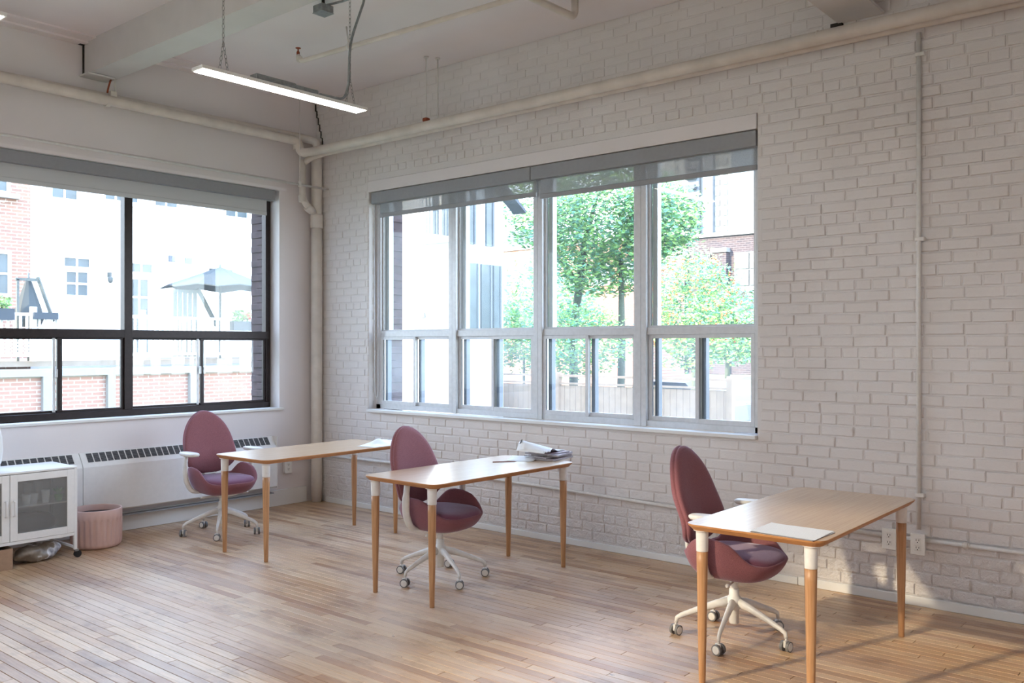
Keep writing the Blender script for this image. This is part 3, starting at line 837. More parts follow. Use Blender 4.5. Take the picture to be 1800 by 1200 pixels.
# ------------------------------------------------------------------ lamps
def linear_lamp(label, x0, x1, yc, z, ch0, ch1, group='linear ceiling lamps'):
    r = thing('linear_lamp', label, 'lamp', ((x0+x1)/2, yc, z), group=group)
    hl = (x1-x0)/2; hw = 0.057
    MB().rbox(-hl, hl, -hw, hw, 0.002, 0.022, 0.002).build('housing', 'metal_white_b', r)
    MB().box(-hl+0.012, hl-0.012, -hw+0.006, hw-0.006, -0.001, 0.0018).build('diffuser', 'lamp_diffuser', r)
    MB().rbox(-0.24, 0.05, -0.035, 0.035, 0.022, 0.062, 0.004).build('driver_box', 'galvanised', r)
    MB().rbox(0.05, 0.22, -0.035, 0.035, 0.022, 0.055, 0.004).build('driver_box', 'galvanised', r)
    zt = H-z
    for xc in (ch0, ch1):
        mb = MB()
        segs = [((xc, 0, zt), (xc, 0, 0.20)), ((xc, 0, 0.20), (xc, 0.045, 0.022)), ((xc, 0, 0.20), (xc, -0.045, 0.022))]
        for a, b in segs:
            a, b = Vector(a), Vector(b); L = (b-a).length; n = int(L/0.026); d = (b-a)/n
            for i in range(n):
                c = a+d*(i+0.5); ax = d.normalized(); pv = Vector((1, 0, 0)) if i % 2 else Vector((0, 1, 0))
                pv = (pv-ax*pv.dot(ax)).normalized()
                ring = [c+ax*math.sin(t_*PI/4)*0.0165+pv*math.cos(t_*PI/4)*0.0075 for t_ in range(8)]
                rings = []
                for k in range(8):
                    cc_ = ring[k]; rad = (cc_-c).normalized(); nb = ax.cross(pv)
                    rings.append([cc_+rad*0.0019*math.cos(q*2*PI/4)+nb*0.0019*math.sin(q*2*PI/4) for q in range(4)])
                o_ = len(mb.v); mb.loft(rings+[rings[0]], 0, True, False, False)
        mb.build('chain', 'chain_metal', r, kind='stuff')
    return r
linear_lamp('long glowing linear lamp hanging on chains near the room corner', -2.962, -1.745, -2.762, 3.12, -0.44, 0.50)
l2 = linear_lamp('linear lamp at the far left edge, only its lit tip showing', -5.20, -3.985, -2.762, 3.12, -0.44, 0.44)
linear_lamp('unseen linear lamp added nearer the camera to brighten the room', -2.962, -1.745, -6.6, 3.12, -0.44, 0.44)  # extra lamp out of view, added as fill light

# ------------------------------------------------------------------ convector heater
def heater():
    r = thing('convector_heater', 'long white wall convector heater with slotted top under the window', 'heater', (-2.5, 0, 0.2))
    def prof(x): return [(x, -0.004, 0.44), (x, -0.004, 0.485), (x, -0.03, 0.487), (x, -0.095, 0.405), (x, -0.110, 0.375), (x, -0.110, 0.010), (x, -0.10, 0.0), (x, -0.004, 0.0)]
    secs = ((-4.4+2.5, -2.395+2.5), (-2.390+2.5, -0.545+2.5))
    for i, (a, b) in enumerate(secs):
        MB().loft([prof(a)[::-1], prof(b)[::-1]], smooth=False).build('cover_panel', 'metal_white', r)
        # grille blocks lie on the slanted face between (y -.03, z .487) and (y -.095, z .405)
        A = Vector((0, -0.036, 0.4805)); B = Vector((0, -0.090, 0.4125)); nrm = Vector((0, -0.085, 0.065)).normalized(); nrm = Vector((0, -(A.z-B.z), (A.y-B.y))).normalized()
        g = MB(); x = a+0.05; pitch = 0.0545
        while x+0.045 < b-0.02:
            o = len(g.v)
            P = [A+nrm*0.0008, B+nrm*0.0008]
            g.add([(x, P[1].y, P[1].z), (x+0.045, P[1].y, P[1].z), (x+0.045, P[0].y, P[0].z), (x, P[0].y, P[0].z)], [(0, 1, 2, 3)], 0)
            for s in range(7):
                t0 = (s+0.15)/7; t1 = (s+0.62)/7
                q0 = A.lerp(B, t0)+nrm*0.001; q1 = A.lerp(B, t1)+nrm*0.0055
                g.add([(x, q1.y, q1.z), (x+0.045, q1.y, q1.z), (x+0.045, q0.y, q0.z), (x, q0.y, q0.z)], [(0, 1, 2, 3), (3, 2, 1, 0)][:1], 1)
            x += pitch
        g.build('grille', ['louvre_dark', 'louvre_grey'], r, kind='stuff')
    MB().box(-0.545+2.5, -0.540+2.5, -0.112, -0.002, -0.002, 0.488).build('end_cap', 'metal_white', r)
    MB().box(-4.4+2.5, -0.56+2.5, -0.085, -0.004, -0.062, -0.052).build('fin_tray', 'louvre_grey', r)
heater()

# ------------------------------------------------------------------ table
def rrect(hx, hy, rad, z, n=6):
    pts = []
    for (sx, sy, a0) in ((1, -1, -PI/2), (1, 1, 0), (-1, 1, PI/2), (-1, -1, PI)):
        for k in range(n+1):
            a = a0+PI/2*k/n
            pts.append((sx*(hx-rad)+rad*math.cos(a), sy*(hy-rad)+rad*math.sin(a), z))
    return pts
def make_table(label):
    r = thing('work_table', label, 'table', group='bamboo work tables')
    t_ = MB()
    t_.loft([rrect(0.668, 0.293, 0.033, 0.710), rrect(0.676, 0.301, 0.041, 0.710), rrect(0.698, 0.323, 0.060, 0.731), rrect(0.700, 0.325, 0.062, 0.7385), rrect(0.6985, 0.3235, 0.060, 0.740)], 1, False, True, False)
    t_.add(rrect(0.6985, 0.3235, 0.060, 0.740), [tuple(range(28))], 0)
    t_.build('tabletop', ['bamboo_top', 'bamboo_edge'], r)
    for sx in (-1, 1):
        for sy in (-1, 1):
            g = MB().lathe([(0.0225, 0.0), (0.0150*0+0.0148, 0.0), (0.0155, 0.004), (0.0185, 0.15), (0.0225, 0.38), (0.0255, 0.56), (0.0262, 0.618)][1:], 0, 0, 20).build('leg', 'oak_leg', r)
            g.location = (sx*0.645, sy*0.255, 0)
            s_ = MB().lathe([(0.0268, 0.612), (0.0275, 0.616), (0.0290, 0.694), (0.0290, 0.704), (0.040, 0.7085), (0.040, 0.7105)], 0, 0, 20).build('sleeve', 'sleeve_white', g, label='white steel sleeve at the top of the leg')
    return r
t1 = make_table('pale bamboo table nearest the room corner, crumpled paper on its end')
t2 = copy_tree(t1); t3 = copy_tree(t1)
t1.location = (-1.247, -1.596, 0); t1.rotation_euler = (0, 0, math.radians(1.6))
t2.location = (-1.266, -3.337, 0); t2.rotation_euler = (0, 0, math.radians(-0.4))
t2['label'] = 'middle bamboo table with magazines stacked at its far end'
t3.location = (-1.322, -5.652, 0); t3.rotation_euler = (0, 0, math.radians(0.9))
t3['label'] = 'nearest bamboo table with printed sheets lying on its front corner'

# ------------------------------------------------------------------ chairs
def spow(v, p): return math.copysign(abs(v)**p, v)
def make_chair(label, base_rot):
    r = thing('office_chair', label, 'chair', group='mauve swivel chairs')
    # seat shell: a bowl whose rim rises to a wing on each side
    hx, hy = 0.262, 0.254
    N, R_ = 40, 9
    def rim(a):
        cx_ = abs(math.cos(a)); s_ = math.sin(a)          # s_>0 = rear
        side = math.exp(-(abs(math.degrees(math.asin(max(-1, min(1, s_))))-10)/36)**2.5)
        return 0.432+0.128*side*(cx_**0.4) + (0.02 if s_ > 0.8 else 0)
    def shell(off, zo):
        rings = []
        for j in range(R_+1):
            t_ = j/R_
            ring = []
            for k in range(N):
                a = 2*PI*k/N
                rr = (t_**0.45)
                ex = hx-off; ey = hy-off
                x_ = ex*spow(math.cos(a), 0.80)*rr; y_ = ey*spow(math.sin(a), 0.70)*rr-0.01
                zr_ = rim(a)
                z_ = 0.335+zo+(zr_-0.335-zo)*(t_**3.0)
                # wings lean slightly inwards at the very top
                if zr_ > 0.48 and t_ > 0.8: x_ *= 1-(t_-0.8)*0.20*(zr_-0.48)/0.08
                ring.append((x_, y_, z_))
            rings.append(ring)
        return rings
    outer = shell(0, 0)[1:]; inner = shell(0.028, 0.035)[1:]
    lip = [[((a[0]+b[0])/2, (a[1]+b[1])/2, max(a[2], b[2])+0.008) for a, b in zip(outer[-1], inner[-1])]]
    mb = MB(); mb.loft(outer+lip+inner[::-1], 0, True, True, True)
    mb.build('seat_shell', 'mauve_wool', r)
    # seat cushion
    rings = []
    for (sc, z_) in ((0.2, 0.405), (0.80, 0.408), (0.93, 0.416), (0.985, 0.430), (1.0, 0.445), (0.985, 0.458), (0.94, 0.468), (0.84, 0.475), (0.6, 0.479), (0.3, 0.480), (0.05, 0.480)):
        rings.append([(0.226*sc*spow(math.cos(2*PI*k/N), 0.72), -0.020+0.236*sc*spow(math.sin(2*PI*k/N), 0.66)
                       , z_-(0.020*max(0, (-math.sin(2*PI*k/N)))**3*sc**2)) for k in range(N)])
    MB().loft(rings).build('seat_cushion', 'mauve_cushion', r)
    # back rest
    B0, B1, W = 0.475, 1.010, 0.232
    def half(s):
        if s < 0.33: return W*(1-((0.33-s)/0.33)**2.4)**0.5
        return W*(1-((s-0.33)/0.67)**2.25)**0.56
    NN = 48; outl = []
    for k in range(NN):
        a = 2*PI*k/NN
        s = 0.5-0.5*math.cos(a); s = 0.02*0+s
        outl.append(((half(min(max(s, 0), 1)))*(1 if a < PI else -1), s))
    prof = ((0.03, -0.020), (0.35, -0.019), (0.65, -0.015), (0.86, -0.009), (0.95, -0.001), (0.985, 0.010), (0.975, 0.020), (0.955, 0.024), (0.975, 0.028), (0.985, 0.036), (0.96, 0.050), (0.82, 0.060), (0.45, 0.066), (0.03, 0.068))
    rings = []
    for sc, yo in prof:
        ring = []
        for (x_, s) in outl:
            xx = x_*sc; ss = 0.42+(s-0.42)*sc
            zz_ = B0+(B1-B0)*ss
            yy = 0.205+0.085*(ss)**1.3-0.035*math.exp(-((ss-0.25)/0.2)**2)+yo-0.75*xx*xx
            ring.append((xx, yy, zz_))
        rings.append(ring[::-1])
    MB().loft(rings).build('backrest', 'mauve_wool', r)
    MB().tube(bend([(0, 0.12, 0.372), (0, 0.245, 0.385), (0, 0.262, 0.46), (0, 0.262, 0.60)], 0.06), 0.026, 12, flat=(1.5, 0.6)).build('back_bracket', 'chair_white', r)
    MB().rbox(-0.055, 0.055, 0.19, 0.232, 0.470, 0.487, 0.005).build('back_clip', 'chair_white', r)
    # mechanism and column
    m_ = MB(); m_.loft([[(x_*1.0, y_, 0.372) for x_, y_ in ((-0.11, -0.16), (0.11, -0.16), (0.11, 0.14), (-0.11, 0.14))],
                        [(x_, y_, 0.345) for x_, y_ in ((-0.105, -0.155), (0.105, -0.155), (0.105, 0.135), (-0.105, 0.135))],
                        [(x_, y_, 0.312) for x_, y_ in ((-0.055, -0.09), (0.055, -0.09), (0.055, 0.08), (-0.055, 0.08))]][::-1], smooth=False)
    m_.build('tilt_mechanism', 'chair_white', r)
    MB().lathe([(0.020, 0.235), (0.0205, 0.30), (0.018, 0.306), (0.015, 0.315)], 0, 0, 16).build('gas_column', 'chair_white', r)
    for sx in (-1, 1):
        lv = MB().tube([(sx*0.02, -0.03, 0.330), (sx*0.12, -0.04, 0.322), (sx*0.165, -0.045, 0.325), (sx*0.20, -0.05, 0.326), (sx*0.215, -0.052, 0.326)], [0.005, 0.005, 0.007, 0.012, 0.006], 8)
        lv.build('lever', 'chair_white', r)
    # arms
    for sx in (-1, 1):
        pts = bend([(sx*0.10, 0.055, 0.352), (sx*0.235, 0.055, 0.362), (sx*0.292, 0.05, 0.46), (sx*0.300, 0.045, 0.56), (sx*0.296, 0.035, 0.665)], 0.05)
        rs = [0.018]*3+[0.022]*(len(pts)-6)+[0.020, 0.018, 0.018]
        am = MB().tube(pts, rs, 12, flat=(1.25, 0.85)).build('armrest', 'chair_white', r)
        pd = MB(); rr_ = []
        for (sc, z_) in ((0.70, 0.664), (0.93, 0.668), (1.0, 0.678), (0.99, 0.688), (0.92, 0.693), (0.5, 0.695)):
            rr_.append([(sx*0.288+0.048*sc*spow(math.cos(2*PI*k/24), 0.7), -0.005+0.125*(sc if sc > 0.6 else 0.75)*spow(math.sin(2*PI*k/24), 0.75), z_) for k in range(24)])
        pd.loft(rr_); pd.build('arm_pad', 'chair_white', am)
    # five-star base
    bs = MB()
    bs.lathe([(0.022, 0.078), (0.026, 0.082), (0.026, 0.150), (0.036, 0.165), (0.040, 0.20), (0.034, 0.222), (0.027, 0.228), (0.026, 0.262), (0.021, 0.266)], 0, 0, 20)
    for k in range(5):
        a = 2*PI*k/5; d = Vector((math.cos(a), math.sin(a), 0))
        P = [d*0.02+Vector((0, 0, 0.192)), d*0.09+Vector((0, 0, 0.178)), d*0.20+Vector((0, 0, 0.138)), d*0.275+Vector((0, 0, 0.108)), d*0.300+Vector((0, 0, 0.092)), d*0.305+Vector((0, 0, 0.066))]
        bs.tube(P, [0.026, 0.022, 0.016, 0.0135, 0.012, 0.010], 10, flat=(0.8, 1.0))
    base = bs.build('base', 'chair_white', r); base.rotation_euler = (0, 0, base_rot)
    crn = random.Random(int(base_rot*1000))
    for k in range(5):
        a = 2*PI*k/5
        cst = MB()
        for s_ in (-1, 1):
            x0_ = s_*0.010; x1_ = s_*0.024
            for (xa, xb, rr1, rr2, mi) in ((x0_, x1_, 0.0275, 0.0275, 1), (x1_, s_*0.0265, 0.0215, 0.019, 0)):
                ra = [(xa, rr1*math.cos(2*PI*q/18), 0.0275+rr1*math.sin(2*PI*q/18)) for q in range(18)]
                rb = [(xb, rr2*math.cos(2*PI*q/18), 0.0275+rr2*math.sin(2*PI*q/18)) for q in range(18)]
                if s_ < 0: ra, rb = rb, ra
                cst.loft([ra, rb][::-1] if False else [ra, rb], mi, False)
        cst.rbox(-0.008, 0.008, -0.012, 0.018, 0.022, 0.058, 0.003, 0)
        cst.lathe([(0.006, 0.055), (0.006, 0.070)], 0, 0, 8, 0)
        co = cst.build('castor', ['chair_white', 'castor_grey'], base)
        co.location = (0.305*math.cos(a), 0.305*math.sin(a), 0)
        co.rotation_euler = (0, 0, crn.uniform(-0.5, 0.9)+(0.6 if k % 2 else -0.3)-base_rot)
    return r
def place_chair(label, loc, rz, base_world):
    c = make_chair(label, math.radians(base_world)-rz); c.location = (*loc, 0); c.rotation_euler = (0, 0, rz); return c
place_chair('mauve swivel chair in front of the wall heater, behind the corner table', (-1.53, -0.73), math.radians(-3), 15)
place_chair('mauve swivel chair pushed under the middle table', (-1.40, -3.15), math.radians(6), 32.5)
place_chair('mauve swivel chair at the nearest table, seen from its side', (-1.27, -5.22), math.radians(3), 48)

# ------------------------------------------------------------------ things on the tables
def sheet(name, w_, d_, loc, rz, mat, curl=0.0, label=None, cat='paper', group=None, nx=10, ny=8, fn=None, th=0.0006):
    mb = MB(); top = []; bot = []
    for j in range(ny+1):
        for i in range(nx+1):
            x_ = (i/nx-0.5)*w_; y_ = (j/ny-0.5)*d_
            z_ = fn(i/nx, j/ny) if fn else 0
            top.append((x_, y_, z_+th)); bot.append((x_, y_, z_))
    n = len(top); W_ = nx+1; fs = []
    for j in range(ny):
        for i in range(nx):
            a = j*W_+i; fs.append((a, a+1, a+W_+1, a+W_)); fs.append((n+a, n+a+W_, n+a+W_+1, n+a+1))
    edge = [i for i in range(nx)]+[j*W_+nx for j in range(ny)]+[ny*W_+i for i in range(nx, 0, -1)]+[j*W_ for j in range(ny, 0, -1)]
    for q in range(len(edge)):
        a, b = edge[q], edge[(q+1) % len(edge)]; fs.append((a, n+a, n+b, b))
    mb.add(top+bot, fs, 0, name != 'printed_sheet')
    o = mb.build(name, mat); o.location = loc; o.rotation_euler = (0, 0, rz)
    if label: tag(o, label, cat, group)
    return o
TZ = 0.7402
sheet('printed_sheet', 0.290, 0.235, (-1.897, -5.806, TZ+0.0032), math.radians(91), 'printed_sheet', label='top printed sheet on the corner of the nearest table', group='printed sheets',
      fn=lambda u, v: 0.003*max(0, u-0.8)/0.2+0.0008*math.sin(v*5+u*3)+0.0008)
sheet('printed_sheet', 0.286, 0.230, (-1.902, -5.810, TZ), math.radians(88), 'page_edges', label='under sheet added as the dark shadow line of the top printed sheet', group='printed sheets', th=0.0026)  # its dark edge stands in for the thin shadow under the top sheet
# magazines
mg = [(-0.530, -3.40, 0.230, 0.300, 8, 0.014), (-0.525, -3.385, 0.215, 0.285, -4, 0.011), (-0.510, -3.41, 0.210, 0.275, 14, 0.012), (-0.540, -3.39, 0.205, 0.270, 2, 0.008)]
zc = TZ
mlab = ['bottom magazine of the stack on the middle table', 'second magazine from the bottom of the table stack', 'third magazine of the table stack, turned askew', 'topmost magazine, just under the white sheets']
for (x_, y_, a, b, rz, th), lb in zip(mg, mlab):
    mbo = MB(); mbo.rbox(-a/2, a/2, -b/2, b/2, 0, th, 0.001, 1)
    mbo.box(-a/2-0.001, a/2+0.001, -b/2-0.001, b/2+0.001, th, th+0.0007, 0)
    mo = mbo.build('magazine', ['magazine_cover', 'page_edges']); mo.location = (x_, y_, zc); mo.rotation_euler = (0, 0, math.radians(rz)+PI/2)
    tag(mo, lb, 'magazine', 'magazines on the middle table'); zc += th+0.0012
pk = thing('clipped_papers', 'white sheets held by a black clip, arched over the magazines', 'paper', (-0.575, -3.36, zc))
def arch(u, v): return 0.002+0.075*math.exp(-((u-0.16)/(0.13 if u < 0.16 else 0.30))**2)*(0.35+0.65*v)
for q in range(3):
    s_ = sheet('sheet', 0.330-0.01*q, 0.225, (0, 0, 0), 0, 'paper_white', fn=lambda u, v, q=q: arch(u, v)+0.0016*q+0.006*math.sin(3*u+q), nx=20, ny=8)
    s_.parent = pk; s_.location = (0.004*q, -0.004*q, 0.001*q); s_.rotation_euler = (0, 0, math.radians(10+4*q))
clip = MB(); clip.loft([[(-0.018, -0.009, 0), (0.018, -0.009, 0), (0.018, 0.009, 0), (-0.018, 0.009, 0)], [(-0.018, -0.001, 0.026), (0.018, -0.001, 0.026), (0.018, 0.001, 0.026), (-0.018, 0.001, 0.026)]], smooth=False)
cl = clip.build('binder_clip', 'black_plastic', pk); cl.location = (-0.128, 0.085, 0.066); cl.rotation_euler = (0.4, -0.7, 0.3)
fl = sheet('fallen_sheet', 0.14, 0.20, (-0.735, -3.31, TZ), math.radians(20), 'paper_white', fn=lambda u, v: 0.020*u*u+0.001, label='loose white sheet sliding off the magazines onto the table', th=0.0005)
pn = MB().tube([(-0.085, 0, 0.0038), (0.07, 0, 0.0038), (0.085, 0, 0.0038)], [0.0038, 0.0038, 0.001], 6, smooth=False).build('pencil', 'pencil_red'); pn.location = (-0.90, -3.29, TZ); pn.rotation_euler = (0, 0, math.radians(-38))
tag(pn, 'short reddish pencil beside the sheets on the middle table', 'pencil')
# crumpled tissue on the corner table
rc_ = random.Random(5)
ph = [rc_.random()*6 for _ in range(6)]
ct = sheet('crumpled_paper', 0.34, 0.20, (-0.735, -1.80, TZ+0.001), math.radians(6), 'paper_white', nx=22, ny=14, label='crumpled white paper on the far end of the corner table',
           fn=lambda u, v: max(0.0, 0.045*math.sin(PI*u)**0.8*math.sin(PI*v)**0.8*(0.7+0.35*math.sin(9*u+ph[0])*math.sin(7*v+ph[1])+0.25*math.sin(17*u+ph[2]+5*v))+0.055*max(0, u-0.5)*math.sin(PI*v)))

# ------------------------------------------------------------------ cabinet on castors
def cabinet():
    W_, D_, Z0, Z1 = 0.93, 0.42, 0.165, 0.672
    r = thing('metal_cabinet', 'low white metal cabinet with mesh doors on black castors', 'cabinet', (-2.697-W_/2, -0.685+D_/2, 0))
    x0, x1, y0, y1 = -W_/2, W_/2, -D_/2, D_/2
    MB().rbox(x0, x1, y0, y1, Z1-0.014, Z1, 0.002).build('top', 'metal_white', r)
    MB().box(x0+0.001, x0+0.006, y0+0.003, y1, Z0, Z1-0.014).build('side_panel', 'metal_white', r)
    MB().box(x1-0.006, x1-0.001, y0+0.003, y1, Z0, Z1-0.014).build('side_panel', 'metal_white', r)
    MB().box(x0+0.006, x1-0.006, y1-0.005, y1, Z0, Z1-0.014).build('back_panel', 'metal_white', r)
    MB().box(x0+0.001, x1-0.001, y0+0.002, y1, Z0, Z0+0.022).build('bottom', 'metal_white', r)
    MB().box(-0.003, 0.003, y0+0.03, y1-0.006, Z0+0.022, Z1-0.014).build('divider', 'metal_white_b', r)
    for a, b in ((x0+0.007, -0.004), (0.004, x1-0.007)):
        MB().box(a, b, y0+0.03, y1-0.006, 0.412, 0.420).build('shelf', 'metal_white', r)
    for s_, (a, b) in ((-1, (x0+0.022, -0.002)), (1, (0.002, x1-0.022))):
        fw = 0.050; d = MB(); c, e = Z0+0.024, Z1-0.018; ya, yb = y0-0.001, y0+0.014
        d.rbox(a, a+fw, ya, yb, c, e, 0.0015); d.rbox(b-fw, b, ya, yb, c, e, 0.0015)
        d.box(a+fw, b-fw, ya+0.0005, yb, c, c+fw); d.box(a+fw, b-fw, ya+0.0005, yb, e-fw, e)
        do = d.build('door', 'metal_white', r)
        MB().box(a+fw-0.002, b-fw+0.002, y0+0.006, y0+0.0075, c+fw-0.002, e-fw+0.002).build('mesh_panel', 'door_mesh', do, label='grey perforated mesh panel')
        hx_ = (a+0.026) if s_ > 0 else (b-0.026)
        MB().tube(bend([(hx_, y0-0.001, 0.365), (hx_, y0-0.020, 0.368), (hx_, y0-0.020, 0.470), (hx_, y0-0.001, 0.473)], 0.012), 0.0055, 8, flat=(1.5, 0.8)).build('handle', 'metal_white_b', do)
    for xx in (x0, x1-0.022):
        for yy in (y0, y1-0.022):
            MB().rbox(xx, xx+0.022, yy, yy+0.022, 0.060, Z1-0.014, 0.0015).build('leg', 'metal_white', r)
            cs = MB()
            cx_, cy_ = xx+0.011, yy+0.011
            for sy in (-1, 1):
                cs.loft([[(cx_+0.018+0.026*math.cos(2*PI*q/18), cy_+sy*0.006-0.004, 0.026+0.026*math.sin(2*PI*q/18)) for q in range(18)],
                         [(cx_+0.018+0.026*math.cos(2*PI*q/18), cy_+sy*0.006+0.004, 0.026+0.026*math.sin(2*PI*q/18)) for q in range(18)]], 0, False)
            cs.rbox(cx_-0.006, cx_+0.022, cy_-0.014, cy_+0.014, 0.046, 0.062, 0.002, 1)
            cs.build('castor', ['rubber_black', 'chain_metal'], r)
        MB().box(xx+0.004, xx+0.018, y0+0.02, y1-0.02, 0.068, 0.084).build('rail', 'metal_white', r)
    return r
cab = cabinet()
def cup(loc, label, h=0.085, mat='plastic_cup'):
    o = MB().lathe([(0.022, 0.0), (0.0225, 0.001), (0.031, h), (0.0285, h), (0.020, 0.004)], 0, 0, 18, cap1=True).build('cup', mat)
    o.location = loc; tag(o, label, 'cup', 'cups in the cabinet'); return o
zs = 0.4202
cup((-3.020, -0.60, zs), 'leftmost lower white cup behind the cabinet mesh', 0.075)
cup((-2.962, -0.58, zs), 'second lower white cup behind the cabinet mesh', 0.075)
cup((-2.887, -0.60, zs), 'tall white cup standing apart behind the cabinet mesh', 0.092)
cup((-2.943, -0.42, zs), 'rear left white cup at the back of the cabinet shelf', 0.130)
cup((-2.863, -0.42, zs), 'rear right white cup at the back of the cabinet shelf', 0.135)
gp = thing('small_plant', 'small green plant in the cabinet behind the mesh', 'plant', (-2.782, -0.57, zs))
MB().lathe([(0.022, 0.0), (0.03, 0.045), (0.027, 0.045)], 0, 0, 14).build('pot', 'green_plastic', gp)
lf = MB()
for k in range(9):
    a = k*0.7; d = Vector((math.cos(a), math.sin(a), 0)); s_ = Vector((-d.y, d.x, 0))*0.012
    p = [Vector((0, 0, 0.04)), d*0.03+Vector((0, 0, 0.075)), d*0.045+Vector((0, 0, 0.09+0.004*(k % 3)))]
    lf.add([p[0]-s_*0.3, p[0]+s_*0.3, p[1]+s_, p[1]-s_, p[2]], [(0, 1, 2, 3), (3, 2, 4)])
lf.build('foliage', 'green_plastic', gp)
# black crumpled bag on the lower shelf
def blob(name, hx, hy, hz, mat, seed, amp=0.18, loc=(0, 0, 0), flat=True, n=22, m=12):
    rb = random.Random(seed); P = [(rb.uniform(1.5, 6), rb.uniform(1.5, 6), rb.uniform(0, 6), rb.uniform(0.4, 1)) for _ in range(7)]
    rings = []
    for j in range(1, m):
        th = PI*j/m; ring = []
        for k in range(n):
            a = 2*PI*k/n
            d = 1+amp*sum(p[3]*math.sin(p[0]*a*1.0+p[2])*math.sin(p[1]*th+p[2]*2) if float(round(p[0])) == p[0] else p[3]*math.sin(round(p[0])*a+p[2])*math.sin(p[1]*th+p[2]*2) for p in P)/3
            z_ = hz*math.cos(th)*d+hz
            ring.append((hx*math.sin(th)**0.7*math.cos(a)*d, hy*math.sin(th)**0.7*math.sin(a)*d, max(0.0, z_)))
        rings.append(ring[::-1])
    o = MB().loft(rings).build(name, mat); o.location = loc; return o
tag(blob('black_bag', 0.17, 0.13, 0.075, 'bag_black', 4, 0.15, (-2.93, -0.47, 0.19)), 'crumpled black bag on the lower cabinet shelf', 'bag')
sk = blob('plastic_sack', 0.185, 0.10, 0.060, 'sack', 9, 0.16, (-2.925, -0.55, 0.001), n=30, m=16); sk.rotation_euler = (0, 0, 0.35)
tag(sk, 'slumped grey and white plastic sack under the cabinet', 'sack')
bx = thing('cardboard_box', 'open brown cardboard box under the cabinet at the left edge', 'box', (-3.38, -0.56, 0))
MB().box(-0.23, 0.23, -0.14, 0.14, 0.0, 0.004).build('bottom', 'cardboard', bx)
for n_, a in (('side', (-0.23, 0.23, -0.143, -0.139, 0, 0.146)), ('side', (-0.23, 0.23, 0.139, 0.143, 0, 0.146)), ('side', (0.227, 0.231, -0.139, 0.139, 0, 0.150)), ('side', (-0.231, -0.227, -0.139, 0.139, 0, 0.146))):
    MB().box(*a).build(n_, 'cardboard', bx)
MB().box(-0.20, 0.20, -0.11, 0.11, 0.005, 0.13).build('contents', 'bag_black', bx)
# white object standing on the cabinet, only its rounded edge in frame
tb = MB().lathe([(0.05, 0.0), (0.058, 0.01), (0.080, 0.06), (0.091, 0.14), (0.086, 0.24), (0.066, 0.33), (0.045, 0.36), (0.03, 0.365)], 0, 0, 28).build('white_vase', 'metal_white_b')
tb.location = (-3.233, -0.50, 0.6722); tag(tb, 'rounded white vase on the cabinet cut by the left edge', 'vase')

# pink ribbed planter
def planter():
    r = thing('ribbed_planter', 'pink ribbed round planter between the cabinet and the heater', 'planter', (-2.425, -0.405, 0))
    n = 208; R0 = 0.187; rings = []
    def ring(rad, z_, amp):
        out = []
        for k in range(n):
            a = 2*PI*k/n; g = 0.5+0.5*math.cos(a*26); out.append(((rad-amp*(1-g)**1.2)*math.cos(a), (rad-amp*(1-g)**1.2)*math.sin(a), z_))
        return out
    P = [(0.150, 0.0, 0), (0.163, 0.003, 0), (0.176, 0.014, 0.002), (0.183, 0.03, 0.006), (0.186, 0.05, 0.014), (R0, 0.12, 0.014), (R0, 0.205, 0.014), (R0, 0.222, 0.006), (R0, 0.232, 0.0), (R0, 0.290, 0), (0.184, 0.295, 0), (0.176, 0.295, 0), (0.173, 0.290, 0), (0.172, 0.245, 0)]
    MB().loft([ring(*p) for p in P], 0, True, True, False).build('pot', 'terracotta_pink', r)
    MB().lathe([(0.172, 0.240), (0.172, 0.250)], 0, 0, 32).build('soil', 'soil', r)
planter()

# ------------------------------------------------------------------ outdoors
GZ = -0.8
gr = MB().box(-60, 260, -60, 200, GZ-0.3, GZ).build('floor_ground', 'ground_green', kind='structure'); gr.name = 'ground'
rd = MB().box(10.6, 60, -60, 12.0, GZ, GZ+0.02).build('road', 'asphalt', kind='structure')

def ext_window(parent, x0, x1, z0, z1, y, nx=2, nz=1, fr=0.045, mat='ext_white', trimw=0.10):
    f = MB()
    if trimw: 
        for a in ((x0-trimw, x0, z0-trimw, z1+trimw), (x1, x1+trimw, z0-trimw, z1+trimw), (x0, x1, z0-trimw, z0), (x0, x1, z1, z1+trimw)): f.box(a[0], a[1], y-0.06, y, a[2], a[3])
    else:
        f.box(x0-0.02, x0, y-0.03, y, z0, z1)
    fo = f.build('window', mat, parent)
    pw = (x1-x0-fr*(nx-1))/nx; ph_ = (z1-z0-fr*(nz-1))/nz
    for i in range(nx):
        for j in range(nz):
            a = x0+i*(pw+fr); b = z0+j*(ph_+fr)
            MB().box(a, a+pw, y-0.035, y-0.005, b, b+ph_).build('pane', 'ext_pane', fo)
    g = MB()
    for i in range(1, nx): g.box(x0+i*pw+(i-1)*fr, x0+i*(pw+fr), y-0.05, y-0.004, z0, z1)
    for j in range(1, nz): g.box(x0, x1, y-0.049, y-0.004, z0+j*ph_+(j-1)*fr, z0+j*(ph_+fr))
    if nx+nz > 2: g.build('muntin', mat, fo)
    return fo

